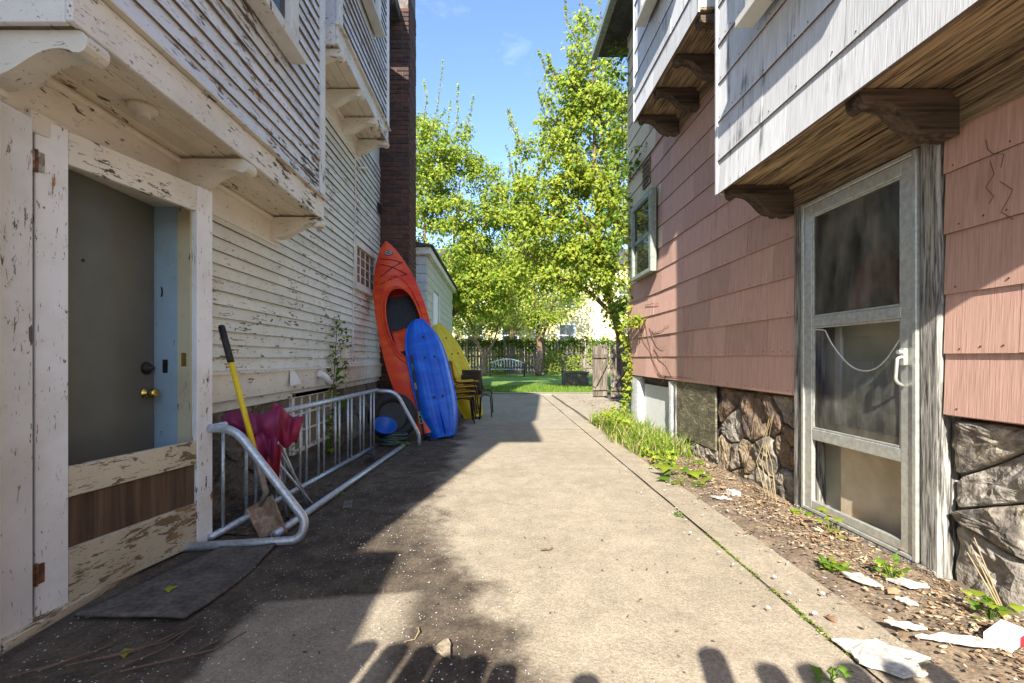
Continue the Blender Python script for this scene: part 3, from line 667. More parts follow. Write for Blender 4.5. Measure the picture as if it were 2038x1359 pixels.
def bay_right(y0, y1, zb, ztop, ys_, first=.235):
    b = MB().box(RB + .012, RX + .1, y0 + .02, y1 - .02, zb + .045, ztop).build('bay', 'white', hr)
    n = 5; wd = (RX - RB - .02) / n
    for i in range(n): MB().cbox(RB + .016 + i * wd + .0015, RB + .016 + (i + 1) * wd - .0015, y0 + .01, y1 - .01, zb + .018 + .003 * (i % 2), zb + .044, .002).build('soffit_board', 'bwood', b)
    z = zb
    shingles(RB + .012, y0, y1, zb - (SE - first), zb + first, 'white', b) if False else None
    inst_z = zb
    for yy, W in ((0, 0),):
        y = y0 - .25
        while y < y1:
            a, c = max(y, y0), min(y + .66, y1)
            if c - a > .03: inst('shingle', SHM['white'], b, (RB + .012, a + .0015, zb - .004), (0, 0, 0), (1, c - a - .003, first / SE + .02))
            y += .66
    shingles(RB + .012, y0, y1, zb + first, ztop, 'white', b)
    MB().cbox(RB - .006, RB + .014, y1 - .022, y1 + .012, zb - .002, ztop, .002).build('corner_board', 'white', b)
    MB().cbox(RB - .004, RX, y1 - .018, y1 - .003, zb + .0, ztop, .002).build('side_board', 'white', b)
    MB().cbox(RX - .028, RX - .015, y0, y1, zb - .15, zb + .016, .003).build('frieze_board', 'bwood', b)
    MB().tube([(RX - .04, y0, zb + .0), (RX - .04, y1, zb + .0)], .022, 8).build('cove_moulding', 'bwood', b)
    for y in ys_: scroll = scallop_bracket(y, RX - .028, RB + .035, zb + .014, b, 'bwoodx')
    return b
r1 = bay_right(.80, 3.325, 2.262, 6.0, (.93, 2.09, 3.23))
r2 = bay_right(3.62, 5.34, 3.83, 6.0, (3.71, 4.2, 4.72, 5.24))
window(hr, RB - .075, 1.7, 2.75, 3.14, 4.5, -1, 'wframe', .07, .03)
window(hr, RB - .075, 3.75, 4.78, 4.62, 5.7, -1, 'wframe', .07, .03)
window(hr, RX - .088, 5.9, 6.76, 2.20, 3.28, -1, 'gframe', .075, .03, (1, 2), 'glassdark', False, bar=.05)
MB().cbox(RX - .035, RX - .012, 6.2, 6.48, 3.46, 3.83, .004).build('vent', 'bwood', hr)
for k in range(5): MB().cbox(RX - .045, RX - .036, 6.22, 6.46, 3.49 + k * .066, 3.525 + k * .066, .002).build('vent_slat', 'bwoodx', hr)
rr = MB(); rr.prism([(1.40, -3.2, 6.08), (1.40, -3.2, 6.25), (5.6, -3.2, 9.2), (9.8, -3.2, 6.25), (9.8, -3.2, 6.08)], (0, 8.6, 0))
rr.prism([(1.72, 5.402, 6.22), (1.72, 5.402, 6.36), (5.6, 5.402, 9.3), (9.8, 5.402, 6.3)], (0, 2.4, 0)); rr.build('roof', 'roof', hr)
MB().cbox(1.62, 1.718, 5.403, 7.85, 6.20, 6.33, .01).build('gutter', 'gframe', hr)
for yy in (5.395, 7.26): MB().cbox(RX - .016, RX + .02, yy + .0, yy + .035, .80, 6.2, .003).build('corner_board', 'treelit', hr) if yy > 6 else None
tag(NAILS.build('nails', 'rustm', wallR), kind='stuff')
# storm door in its posts
MB().cbox(RX - .028, RX + .13, 2.138, 2.236, .0, 2.262 - .14, .008).build('door_post', 'post', hr)
MB().cbox(RX - .028, RX + .13, 3.088, 3.187, .0, 2.262 - .14, .008).build('door_post', 'post', hr)
MB().cbox(RX - .02, RX + .12, 2.237, 3.087, 2.105, 2.262 - .142, .002).build('door_head', 'bwood', hr)
MB().cbox(RX - .04, RX + .14, 2.15, 3.17, -.03, .058, .006).build('door_sill', 'post', hr)
st = bpy.data.objects.new('storm_door', None); COL.objects.link(st); st.parent = hr
def sp(name, y0, y1, z0, z1, x0, x1, mat, bv=.003): return MB().cbox(x0, x1, y0, y1, z0, z1, bv).build(name, mat, st)
X0 = RX - .03
sp('outer_frame', 2.238, 2.262, .06, 2.103, X0 - .012, X0 + .03, 'alu'); sp('outer_frame', 3.062, 3.086, .06, 2.103, X0 - .012, X0 + .03, 'alu')
sp('outer_frame', 2.263, 3.061, 2.078, 2.102, X0 - .012, X0 + .03, 'alu'); sp('outer_frame', 2.263, 3.061, .061, .082, X0 - .012, X0 + .03, 'alu')
sp('stile', 2.264, 2.332, .084, 2.076, X0 - .004, X0 + .022, 'alu'); sp('stile', 2.992, 3.060, .084, 2.076, X0 - .004, X0 + .022, 'alu')
for a, b in ((.085, .135), (.535, .605), (1.275, 1.335), (2.005, 2.075)): sp('rail', 2.333, 2.991, a, b, X0 - .003, X0 + .021, 'alu')
sp('pane', 2.333, 2.991, 1.336, 2.004, X0 + .006, X0 + .010, 'glass', .0005)
for (a, b, c, d) in ((2.333, 2.345, 1.337, 2.003), (2.979, 2.991, 1.337, 2.003), (2.346, 2.978, 1.337, 1.349), (2.346, 2.978, 1.991, 2.003), (2.333, 2.345, .607, 1.273), (2.979, 2.991, .607, 1.273), (2.346, 2.978, .607, .618), (2.346, 2.978, 1.262, 1.273)):
    sp('sash', a, b, c, d, X0 + .0, X0 + .016, 'alu', .002)
# torn plastic film in the middle opening: it has come away at the top and sags
def film(u, v):
    y = lerp(2.348, 2.976, u); top = 1.255 - .23 * max(0, 1 - ((u - .42) / .46) ** 2) - .05 * (1 - u); z = lerp(.622, top, v)
    return (X0 + .008 + .018 * v ** 3 * math.sin(math.pi * u) - .006 * fbm((y, z, 0), 5.), y, z)
MB().grid(film, 24, 16).build('torn_film', 'screen', st, True, fix=False)
MB().tube([Vector(film(k / 24, 1.)) for k in range(25)], .004, 5).build('film_edge', 'chip', st)
hd = MB().cbox(X0 - .028, X0 - .005, 2.282, 2.318, 1.03, 1.12, .006).build('handle', 'alu', st)
MB().tube(fillet([(X0 - .02, 2.30, 1.075), (X0 - .05, 2.30, 1.07), (X0 - .055, 2.305, .95), (X0 - .008, 2.31, .925)], .03), .008, 8).build('lever', 'alu', hd, True)
MB().lathe([(.011, 0), (.011, .02)], (X0 - .028, 2.30, 1.10), (-1, 0, 0), 10).build('push_button', 'alu', hd)
# recess and inner door
MB().box(RX + .125, RX + .139, 2.2365, 3.0875, .058, 2.10).build('inner_door', 'olivedoor', hr)
ind = bpy.data.objects['inner_door']
MB().cbox(RX + .085, RX + .124, 2.238, 2.90, .075, .64, .004).build('leaning_board', 'tandoor', hr)
for (a, b, c, d) in ((2.30, 2.62, .75, 1.05), (2.68, 3.0, .75, 1.05), (2.30, 3.0, 1.2, 1.95)): MB().cbox(RX + .112, RX + .1245, a, b, c, d, .006).build('door_panel', 'olivedoor', ind)
MB().cbox(RX + .10, RX + .1235, 2.92, 2.97, .64, 2.08, .003).build('door_stop', 'wframe', hr)
MB().cbox(RX + .10, RX + .1235, 2.25, 2.918, 1.98, 2.04, .003).build('door_stop', 'wframe', hr)
# foundation
fd = MB().box(RX + .075, RX + .139, -3, 2.137, -.05, .795).box(RX + .075, RX + .139, 3.188, 5.56, -.05, .795).box(RX + .12, RX + .139, 5.56, 7.27, -.05, .795).build('foundation', 'joint', hr)
stones((.9, 2.13, -.03, .79), 13, 21, RX + .07, -1, fd, ['stone1', 'stone1', 'stone2'], .007, .055)
stones((3.19, 4.40, -.03, .79), 19, 12, RX + .07, -1, fd, ['stone2', 'stone1', 'stone2'], .007, .045)
stones((4.40, 5.40, -.03, .17), 5, 8, RX + .07, -1, fd, ['stone1'], .009, .05)
def plymat():
    n = NT('swirled_plywood'); v = n.scale((1, 1.2, 4.5)); a = n.noise(v, 2.0, 2, .5, .8)
    w_ = n.math('FRACT', n.math('MULTIPLY', a, 13.)); k = n.rng(w_, .55, .95)
    c = n.mix(k, (.115, .10, .06), (.27, .24, .15)); c = n.shade(c, g3(n, n.rng(n.noise(n.pos, 6, 5), .3, .7, .6, 1.25)))
    n.col(c); n.rough(.8); n.bump(k, .002, .5); return n.m
MT['swirl'] = plymat()
MB().cbox(RX + .01, RX + .03, 4.41, 5.36, .17, .80, .002).build('plywood_board', 'swirl', hr)
MB().cbox(RX + .0, RX + .06, 5.362, 5.42, .0, .80, .006).build('board_post', 'post', hr)
def pier(y0, y1):
    def fn(u, v):
        a = 2 * math.pi * u; cx, cy = RX + .07, (y0 + y1) / 2; r = 1 + .16 * fbm((math.cos(a), math.sin(a), v * 4), 1.6)
        sq = 1 / max(abs(math.cos(a)), abs(math.sin(a))) ** .7
        return (cx + .075 * math.cos(a) * sq * r, cy + (y1 - y0) / 2 * math.sin(a) * sq * r, lerp(-.04, .79, v))
    return MB().grid(fn, 20, 12).build('pier', 'block', hr, True)
pier(5.46, 5.62); pier(6.78, 7.22)
MB().cbox(RX + .085, RX + .10, 5.64, 6.76, .0, .69, .004).build('white_board', 'foam', hr)
MB().cbox(RX + .06, RX + .11, 5.63, 6.77, .76, .80, .004).build('sill_beam', 'bwoodx', hr)
# dried vine stems on the wall
vs_ = rnd.getstate()
for k in range(9):
    y, z = 6.6 - k * .12 + rnd.uniform(-.2, .2), 1.75 - .1 * k + rnd.uniform(-.2, .2); P = [(RX - .02, y, z)]; d = rnd.uniform(-.9, .3)
    for j in range(rnd.randint(5, 9)):
        d += rnd.uniform(-.5, .5); y -= .11 * math.cos(d * .6); z += .10 * math.sin(d) - .03; P.append((RX - .019 - rnd.uniform(0, .008), y, max(z, .85)))
    MB().tube(P, [.0042 - .0004 * i for i in range(len(P))], 5).build('dry_vine', 'twig', hr)
for k in range(3):
    y, z = 1.98 + rnd.uniform(-.1, .1), 2.0 - k * .1; P = [(RX - .019, y, z)]
    for j in range(4): y += rnd.uniform(-.05, .04); z -= rnd.uniform(.02, .06); P.append((RX - .018, y, z))
    MB().tube(P, .0016, 5).build('dry_vine', 'twig', hr)

# ------------------------------------------------------------ picket fence behind the viewpoint (only its shadow shows)
pf = thing('picket_fence', 'picket fence at the street end whose rounded shadows fall on the driveway', 'fence')
FY = -.32
def picket(x, top, wd=.085):
    n = 8; pl = [(x - wd / 2, FY, .0), (x - wd / 2, FY, top - wd * .35)]
    for k in range(1, n): a = math.pi - math.pi * k / n; pl.append((x + wd / 2 * math.cos(a), FY, top - wd * .35 + wd * .35 * math.sin(a)))
    pl += [(x + wd / 2, FY, top - wd * .35), (x + wd / 2, FY, .0)]
    MB().prism(pl, (0, .02, 0)).build('picket', 'stile', pf)
for x, t in ((-.98, 1.52), (-.86, 1.51), (-.745, 1.50), (-.64, 1.46), (-.55, 1.46), (-.44, 1.425), (-.16, 1.385), (.28, 1.49), (.46, 1.425), (.60, 1.425), (.74, 1.43), (.88, 1.43), (1.02, 1.43)): picket(x, t, .095)
MB().box(-1.0, -.3, FY - .05, FY - .002, .3, .38).build('rail', 'stile', pf); MB().box(.26, 1.9, FY - .05, FY - .002, .3, .38).build('rail', 'stile', pf)
MB().box(-.31, .26, FY - .05, FY - .002, .32, .36).build('rail', 'stile', pf)

# ------------------------------------------------------------ garage
ga = thing('garage', 'small white painted block garage behind the chimney', 'garage')
GX, GY0, GY1 = -1.6, 10.3, 16.3
MB().box(-6.5, GX - .03, GY0 + .03, GY1, 0, 3.36).build('wall', 'blockside', ga)
bk = MB().cbox(0, .39, 0, .06, 0, .19, .004).mesh('block', 'block'); bks = MB().cbox(0, .06, 0, .39, 0, .19, .004).mesh('block_side', 'blockside')
for r_ in range(17):
    for k in range(5):
        inst('block', bk, ga, (GX - .002 - .395 * (k + 1) + (.2 if r_ % 2 else 0) * (k > 0) + (.0), GY0 + .002 * (k % 2), .01 + r_ * .1985))
    if r_ % 2: pass
    for k in range(15):
        y = GY0 + .07 + .395 * k - (.2 if r_ % 2 else 0) * (k > 0)
        if not (11.25 < y + .2 < 12.5 and .2 < r_ * .1985 < 2.75): inst('block', bks, ga, (GX - .06 + .003 * ((k + r_) % 2), y, .01 + r_ * .1985))
gdoor = MB().cbox(GX - .06, GX - .02, 11.3, 12.4, .02, 2.74, .004).build('door', 'wtrim', ga)
for a, b in ((11.22, 11.3), (12.4, 12.48)): MB().cbox(GX - .05, GX + .02, a, b, 0, 2.8, .004).build('door_frame', 'wframe', ga)
MB().cbox(-6.6, GX + .10, GY0 - .10, GY1 + .1, 3.40, 3.56, .01).build('cornice', 'trim', ga); MB().cbox(-6.6, GX + .05, GY0 - .05, GY1 + .05, 3.385, 3.398, .003).build('cornice', 'trim', ga)
MB().prism([(-6.7, GY0 - .16, 3.565), (GX + .16, GY0 - .16, 3.565), (GX + .16, GY0 - .16, 3.60), (-4.0, GY0 - .16, 4.0), (-6.7, GY0 - .16, 3.60)], (0, 6.4, 0)).build('roof', 'roof', ga)

# ------------------------------------------------------------ yellow house and fence at the back
yh = thing('house', 'pale yellow clapboard house with white trim seen through the trees', 'house')
HY = 37.
MB().box(-9, 13, HY, HY + 9, 0, 8.6).build('wall', 'ysiding', yh)
for k in range(43): MB().add([(-9, HY - .001, k * .2), (-9, HY - .035, k * .2), (-9, HY - .005, k * .2 + .2), (13, HY - .001, k * .2), (13, HY - .035, k * .2), (13, HY - .005, k * .2 + .2)], [(0, 1, 2), (3, 5, 4), (0, 3, 4, 1), (1, 4, 5, 2), (2, 5, 3, 0)]).build('clapboard', 'ysiding', yh)
for x in (-3.9, 3.2, 8.2): MB().cbox(x - .28, x + .28, HY - .10, HY - .04, 0, 8.58, .01).build('pilaster', 'wtrim', yh)
for zz in (1.9, 5.2):
    for x in (-6.2, -1.8, 1.0, 5.6, 10.4):
        f = MB().cbox(x - .75, x + .75, HY - .09, HY - .04, zz, zz + 2.0, .01).build('window', 'wtrim', yh)
        for j in range(2): MB().cbox(x - .58, x + .58, HY - .10, HY - .092, zz + .15 + j * .9, zz + .95 + j * .88, .005).build('pane', 'far_glass', f)
MB().prism([(-9.6, HY - .5, 8.61), (-9.6, HY + 4.5, 11.0), (-9.6, HY + 9.5, 8.61)], (23.2, 0, 0)).build('roof', 'roof', yh)
bf = thing('fence', 'long grey board fence overgrown with ivy at the end of the yard', 'fence')
BFY = 30.
bdm = MB().cbox(0, .185, 0, .03, 0, 2.2, .006).mesh('board', 'fencewood')
for k in range(90): inst('board', bdm, bf, (-7 + k * .2, BFY + rnd.uniform(-.006, .006), .03), (0, rnd.uniform(-.006, .006), 0), (1, 1, rnd.uniform(.97, 1.03)))
for zz in (.45, 1.15, 1.85): MB().cbox(-7, 11, BFY - .06, BFY - .012, zz - .05, zz + .05, .005).build('rail', 'fencewood', bf)
for k in range(8): MB().cbox(-7 + k * 2.5 - .07, -7 + k * 2.5 + .07, BFY - .19, BFY - .065, 0, 2.35, .01).build('post', 'fencewood', bf)
# two gate leaves standing open beside the pink house
gbm = MB().cbox(0, .135, 0, .02, 0, 1.38, .006).mesh('gate_board', 'fencewood')
def gate(name, o, d, n, label):
    g = thing(name, label, 'gate', group='open wooden gate leaves'); o = Vector(o); d = Vector(d).normalized(); a = math.atan2(d.y, d.x); nn = Vector((-d.y, d.x, 0))
    for k in range(n): inst('board', gbm, g, o + d * (k * .145) + Vector((0, 0, .03)), (0, rnd.uniform(-.01, .01), a), (1, 1, rnd.uniform(.97, 1.03)))
    for zz in (.25, 1.12): MB().bar(o + nn * -.025 + Vector((0, 0, zz)), o + d * (n * .145) + nn * -.025 + Vector((0, 0, zz)), .04, .10).build('rail', 'fencewood', g)
    MB().bar(o + nn * -.07 + Vector((0, 0, .3)), o + d * (n * .145) + nn * -.07 + Vector((0, 0, 1.08)), .03, .09).build('brace', 'fencewood', g)
gate('gate', (2.58, 12.3, 0), (1, .25, 0), 3, 'narrower wooden gate leaf standing open, left of the pair by the pink house')
gate('gate', (3.02, 12.1, 0), (1, .1, 0), 4, 'wider wooden gate leaf nearest the corner of the pink house')
pl = thing('planter', 'low dark stone fire pit box on the lawn by the gate', 'planter')
for (a, b, c, d) in ((2.55, 3.45, 17.2, 17.32), (2.55, 3.45, 18.0, 18.12), (2.55, 2.67, 17.325, 17.995), (3.33, 3.45, 17.325, 17.995)): MB().cbox(a, b, c, d, 0, .5, .02).build('side', 'stoneL', pl)
for (a, b, c, d) in ((2.52, 3.48, 17.17, 17.34), (2.52, 3.48, 17.98, 18.15)): MB().cbox(a, b, c, d, .503, .55, .01).build('coping', 'stoneL', pl)
# garden bench
be = thing('bench', 'slatted metal garden bench with arched back on the lawn before the fence', 'bench')
bX0, bX1, bY = -.42, 1.52, 26.
for x in (bX0, bX1):
    MB().tube(fillet([(x, bY - .5, 0), (x, bY - .5, .62), (x, bY, .66)], .12), .03, 8).build('arm', 'dark', be, True); MB().tube([(x, bY, 0), (x, bY + .06, .9)], .03, 8).build('leg', 'dark', be)
for k in range(5): MB().cbox(bX0, bX1, bY - .5 + k * .1, bY - .43 + k * .1, .42, .445, .004).build('seat_slat', 'galv', be)
MB().tube([(lerp(bX0, bX1, k / 12), bY + .05, .78 + .22 * math.sin(math.pi * k / 12)) for k in range(13)], .032, 8).build('back_rail', 'galv', be, True)
MB().tube([(bX0, bY + .03, .5), (bX1, bY + .03, .5)], .025, 8).build('back_rail', 'dark', be)
for k in range(1, 12): MB().tube([(lerp(bX0, bX1, k / 12), bY + .035, .5), (lerp(bX0, bX1, k / 12), bY + .05, .78 + .22 * math.sin(math.pi * k / 12))], .012, 6).build('spindle', 'galv', be)

# ------------------------------------------------------------ kayaks
def frame(bot, top, nrm):
    bot, top = Vector(bot), Vector(top); a = (top - bot); Ln = a.length; a.normalize(); n = Vector(nrm); n = (n - a * n.dot(a)).normalized(); s_ = a.cross(n)
    return bot, a, s_, n, Ln
def red_kayak():
    k = thing('kayak', 'tall red orange kayak standing on end against the chimney, cockpit outward', 'kayak', group='kayaks leaning on the house')
    o, a, s_, n, Ln = frame((-.93, 6.16, .015), (-1.735, 7.06, 2.77), (.30, -1, .15))
    W = lambda t: .375 * (max(0, 1 - abs((t - .48) / .52) ** 2.5)) ** .8 + .002
    P = lambda t, v, d: o + a * (t * Ln) + s_ * v + n * d
    ch_ = lambda t: .10 * (1 - .55 * t)          # crown of the deck
    side = lambda t: .09 + .10 * (abs(t - .5) * 2) ** 2   # sheer height above the keel line centre
    def deck(t, v):
        w_ = W(t); q = v / max(w_, .01); return side(t) + .075 * (1 - q * q) * min(1, w_ / .25)
    def hull(u, v):
        t = u; q = v * 2 - 1; w_ = W(t); ang = q * math.pi / 2
        return P(t, w_ * math.copysign(abs(math.sin(ang)) ** .75, ang), side(t) - (.05 + .20 * min(1, w_ / .3)) * abs(math.cos(ang)) ** .8)
    MB().grid(hull, 44, 18).build('hull', 'kred', k, True, solid=.006)
    cw = lambda t: .235 * math.sqrt(max(0, 1 - abs((t - .545) / .185) ** 2.4))
    T = [i / 88 for i in range(89)]
    m = MB()
    for sg in (-1, 1):
        o0 = len(m.v); NV = 8
        for t in T:
            c = cw(t) if .36 < t < .73 else 0.; w_ = W(t); c = min(c, w_ * .82)
            for j in range(NV + 1):
                v = lerp(c, w_, j / NV); h = deck(t, v)
                rim = max(0, 1 - abs((v - c) / .05)) if c > .02 else 0
                m.v.append(tuple(P(t, sg * v, h + .018 * rim)))
        for i in range(len(T) - 1):
            for j in range(NV): q = o0 + i * (NV + 1) + j; m.f.append((q, q + 1, q + NV + 2, q + NV + 1)); m.mi.append(0)
    m.build('deck', 'kred', k, True)
    rim = [P(.545 + .185 * math.cos(2 * math.pi * i / 48) , .245 * math.copysign(abs(math.sin(2 * math.pi * i / 48)) ** .85, math.sin(2 * math.pi * i / 48)), deck(.545 + .185 * math.cos(2 * math.pi * i / 48), .2) + .022) for i in range(49)]
    MB().tube(rim, .014, 8, False).build('coaming', 'kred', k, True)
    # raised outline of the deck recess round the cockpit
    r2_ = [P(.56 + .235 * math.cos(x), .285 * math.sin(x) * (1 if abs(math.sin(x)) else 1), deck(min(.8, .56 + .235 * math.cos(x)), .25 * abs(math.sin(x))) + .004) for x in [2 * math.pi * i / 48 for i in range(49)]]
    MB().tube(r2_, .012, 6, False).build('deck_ridge', 'kred', k, True)
    MB().grid(lambda u, v: P(lerp(.405, .525, u), lerp(-.19, .19, v), .05 + .085 * (1 - u) + .02 * math.cos((v - .5) * 9)), 8, 10).build('seat_back', 'kred', k, True, solid=.02)
    MB().grid(lambda u, v: P(lerp(.39, .46, u), lerp(-.18, .18, v), .02 + .02 * math.cos((v - .5) * 8) + .11 * (1 - u)), 6, 8).build('seat', 'tyre', k, True, solid=.03)
    MB().grid(lambda u, v: P(lerp(.40, .72, u), lerp(-.25, .25, v), -.035 + .03 * abs(v - .5)), 6, 6).build('cockpit_floor', 'tyre', k, True)
    hat = [P(.20 + .072 * math.cos(x), .125 * math.sin(x), deck(.2, .1 * abs(math.sin(x))) + .008) for x in [2 * math.pi * i / 32 for i in range(33)]]
    MB().tube(hat, .013, 8, False).build('hatch_rim', 'kred', k, True)
    for (t0, v0, t1, v1) in ((.80, -.20, .87, .17), (.87, -.15, .80, .20), (.865, .17, .90, -.13), (.80, .2, .765, -.21)):
        MB().tube([P(lerp(t0, t1, q / 6), lerp(v0, v1, q / 6), deck(lerp(t0, t1, q / 6), lerp(v0, v1, q / 6)) + .008) for q in range(7)], .005, 5).build('bungee_cord', 'tyre', k)
    em = [P(.925 + .016 * math.cos(x), -.0 + .062 * math.sin(x), deck(.925, .062 * abs(math.sin(x)) * .5) + .004) for x in [2 * math.pi * i / 24 for i in range(24)]]
    MB().prism(em, n * .003).build('emblem', 'tyre', k)
    em2 = [P(.925 + .010 * math.cos(x), .05 * math.sin(x), deck(.925, .02) + .009) for x in [2 * math.pi * i / 24 for i in range(25)]]
    MB().tube(em2, .0035, 5, False).build('emblem_ring', 'foam', k)
    for q in range(5): MB().tube([P(.921, -.032 + .015 * q, deck(.925, .02) + .0095), P(.929, -.027 + .015 * q, deck(.925, .02) + .0095)], .0025, 4).build('emblem_letter', 'foam', k)
    MB().tube([P(.06, -.03, deck(.06, 0)), P(.05, 0, deck(.06, 0) + .05), P(.06, .03, deck(.06, 0))], .008, 6).build('grab_handle', 'tyre', k)
red_kayak()
def small_kayak(mat, bot, top, nrm, label, wmax, inside=False):
    k = thing('kayak', label, 'kayak', group='kayaks leaning on the house'); o, a, s_, n, Ln = frame(bot, top, nrm)
    W = lambda t: wmax * max(.0, 1 - abs((t - .47) / .53) ** 3.2) ** .62 + .012
    rock = lambda t: -.22 * abs(t - .45) ** 2.2 * 2.2
    P = lambda t, v, d: o + a * (t * Ln) + s_ * v + n * d
    def hull(u, v):
        q = v * 2 - 1; w_ = W(u); f = abs(q)
        d = .13 * (1 - max(0, (f - .62) / .38) ** 1.6) - .02 * math.exp(-((f - .0) / .05) ** 2) * (1 if .06 < u < .94 else 0)
        d += .014 * math.exp(-((f - .33) / .05) ** 2) + .01 * math.exp(-((f - .58) / .04) ** 2)
        return P(u, w_ * q * (1 if f < .9 else 1), d * min(1, w_ / .09) + rock(u))
    MB().grid(hull, 48, 44).build('hull', mat, k, True, fix=False)
    MB().grid(lambda u, v: P(u, W(u) * (v * 2 - 1), rock(u) - (.05 + .0 * v) * math.sin(math.pi * v) ** .5 * (1 - (.9 if inside else .1) * math.sin(math.pi * v) ** 2 * (1 if .12 < u < .9 else 0)) * min(1, W(u) / .12)), 40, 14).build('deck', mat, k, True, fix=False)
    e = [P(i / 40, W(i / 40), rock(i / 40)) for i in range(41)] + [P(i / 40, -W(i / 40), rock(i / 40)) for i in range(40, -1, -1)]
    MB().tube(e, .016, 6).build('gunwale', mat, k, True)
    MB().prism([P(.02, -.012, .07), P(.22, -.012, .115), P(.05, -.012, .17), P(.015, -.012, .14)], s_ * .024).build('skeg', mat, k)
    for t, v in ((.30, .06), (.30, -.06), (.62, .07), (.62, -.07), (.80, -.02)):
        c = P(t, v, .118 + rock(t)); MB().lathe([(.018, 0), (.018, .02), (.010, .022)], c, n, 12).build('scupper_hole', 'tyre', k)
small_kayak('kblue', (-.70, 6.02, .02), (-1.13, 6.50, 1.66), (.42, -1, .2), 'short blue kayak leaning hull outward against the red kayak', .265)
small_kayak('kyel', (-.36, 8.02, .02), (-1.14, 8.60, 1.74), (1, -1.1, .2), 'short yellow kayak leaning on its edge behind the blue one', .29, True)
# hockey stick with its lettering
hs = thing('hockey_stick', 'black hockey stick with teal lettering leaning on the red kayak', 'hockey stick')
A, B = Vector((-.955, 5.92, .03)), Vector((-1.16, 6.12, 1.10)); dd = (B - A).normalized(); sd_ = dd.cross(Vector((0, 1, 0))).normalized(); fn_ = sd_.cross(dd)
MB().bar(A, B, .028, .02, (0, 1, 0)).build('shaft', 'tyre', hs)
MB().bar(A + Vector((0, 0, .01)), A + Vector((.10, -.10, .0)), .02, .06).build('blade', 'tyre', hs)
MT['teal'] = plain('teal_print', (.10, .62, .50), .5, 0, .05)
def text(body, size, mat, parent, mw, name='lettering'):
    cu = bpy.data.curves.new('t', 'FONT'); cu.body = body; cu.size = size; cu.align_x = 'CENTER'; cu.align_y = 'CENTER'; cu.extrude = .0006
    t = bpy.data.objects.new('t', cu); COL.objects.link(t); bpy.context.view_layer.update()
    me = bpy.data.meshes.new_from_object(t.evaluated_get(bpy.context.evaluated_depsgraph_get())); bpy.data.objects.remove(t)
    me.materials.clear(); me.materials.append(MT[mat]); o = bpy.data.objects.new(name, me); COL.objects.link(o); o.parent = parent; o.matrix_world = mw; return o
fw_ = -fn_ if fn_.y > 0 else fn_
for q, s_z in ((.24, .075), (.62, .04), (.86, .035)):
    c = A + (B - A) * q + fw_ * .0125; xa = dd; za = fw_; ya = za.cross(xa)
    text('CCM', s_z, 'teal' if q != .62 else 'foam', hs, Matrix(((xa.x, ya.x, za.x, c.x), (xa.y, ya.y, za.y, c.y), (xa.z, ya.z, za.z, c.z), (0, 0, 0, 1))))

# ------------------------------------------------------------ stacked school chairs
def chair_meshes(mat):
    prof = [(-.20, .43), (-.18, .445), (-.05, .435), (.10, .43), (.17, .445), (.205, .50), (.225, .60), (.245, .72), (.25, .78)]
    def shell(u, v):
        k = u * (len(prof) - 1); i = min(int(k), len(prof) - 2); f = k - i; y = lerp(prof[i][0], prof[i + 1][0], f); z = lerp(prof[i][1], prof[i + 1][1], f)
        q = v * 2 - 1; w_ = .21 - .03 * (u > .55) * (u - .55); return (w_ * q, y - .03 * q * q * (u > .5), z + .02 * q * q * (u < .6))
    sh = MB().grid(shell, 22, 10)
    legs = [MB().tube(fillet([(x, .0, .425), (x * 1.02, yy * .9, .40), (x * 1.08, yy * 1.12, .0)], .04), .011, 8) for x in (-.17, .17) for yy in (-.18, .20)]
    return sh.mesh('shell', mat, True), [l.mesh('leg', 'dark', True) for l in legs]
CM = {m: chair_meshes(m) for m in ('cyel', 'cbrown')}
def chair(mat, loc, rz, label, group):
    c = thing('school_chair', label, 'chair', group=group); c.location = loc; c.rotation_euler = (0, 0, rz)
    o = inst('shell', CM[mat][0], c); md = o.modifiers.new('s', 'SOLIDIFY'); md.thickness = .008
    for l in CM[mat][1]: inst('leg', l, c)
nm = ('lowest', 'second lowest', 'second highest', 'topmost')
for i in range(4): chair('cyel', (-.60 + .018 * i, 7.55 - .02 * i, -.01 + i * .085), R(98 + 2 * i), '%s yellow chair in the stack beside the blue kayak' % nm[i], 'stacked yellow school chairs')
for i in range(2): chair('cbrown', (-.36 + .02 * i, 8.15 - .02 * i, -.01 + .09 * i), R(150), ('lower' if i == 0 else 'upper') + ' of two dark brown stacked chairs in front of the yellow kayak', 'stacked brown school chairs')

# ------------------------------------------------------------ bicycle rack
bk_ = thing('bike_rack', 'galvanised pipe bicycle rack with paired uprights along the house wall', 'bicycle rack')
rx = lambda y: lerp(-1.655, -1.43, (y - 2.62) / 2.8)
MB().tube([(rx(2.62), 2.62, .665), (rx(5.42), 5.42, .69)], .021, 12).build('top_rail', 'galv', bk_, True)
MB().tube([(rx(2.62), 2.62, .035), (rx(5.42), 5.42, .035)], .021, 12).build('bottom_rail', 'galv', bk_, True)
for y in (2.73, 2.95, 3.05, 3.30, 3.40, 3.63, 3.73, 3.94, 4.04, 4.27, 4.36, 4.56, 4.65, 4.88, 4.98, 5.20, 5.30):
    MB().tube([(rx(y), y, .05), (rx(y), y, .68)], .0105, 8).build('upright', 'galv', bk_, True)
MB().tube(fillet([(-1.72, 2.64, .66), (-1.52, 2.63, .665), (-1.10, 2.62, .13), (-1.13, 2.60, .03), (-1.75, 2.50, .028)], .13, 8), .0245, 14).build('end_loop', 'galv', bk_, True)
MB().tube(fillet([(rx(5.42) - .02, 5.42, .675), (-1.22, 5.45, .67), (-.95, 5.52, .14), (-.955, 5.54, -.01)], .16, 8), .0235, 14).build('end_loop', 'galv', bk_, True)
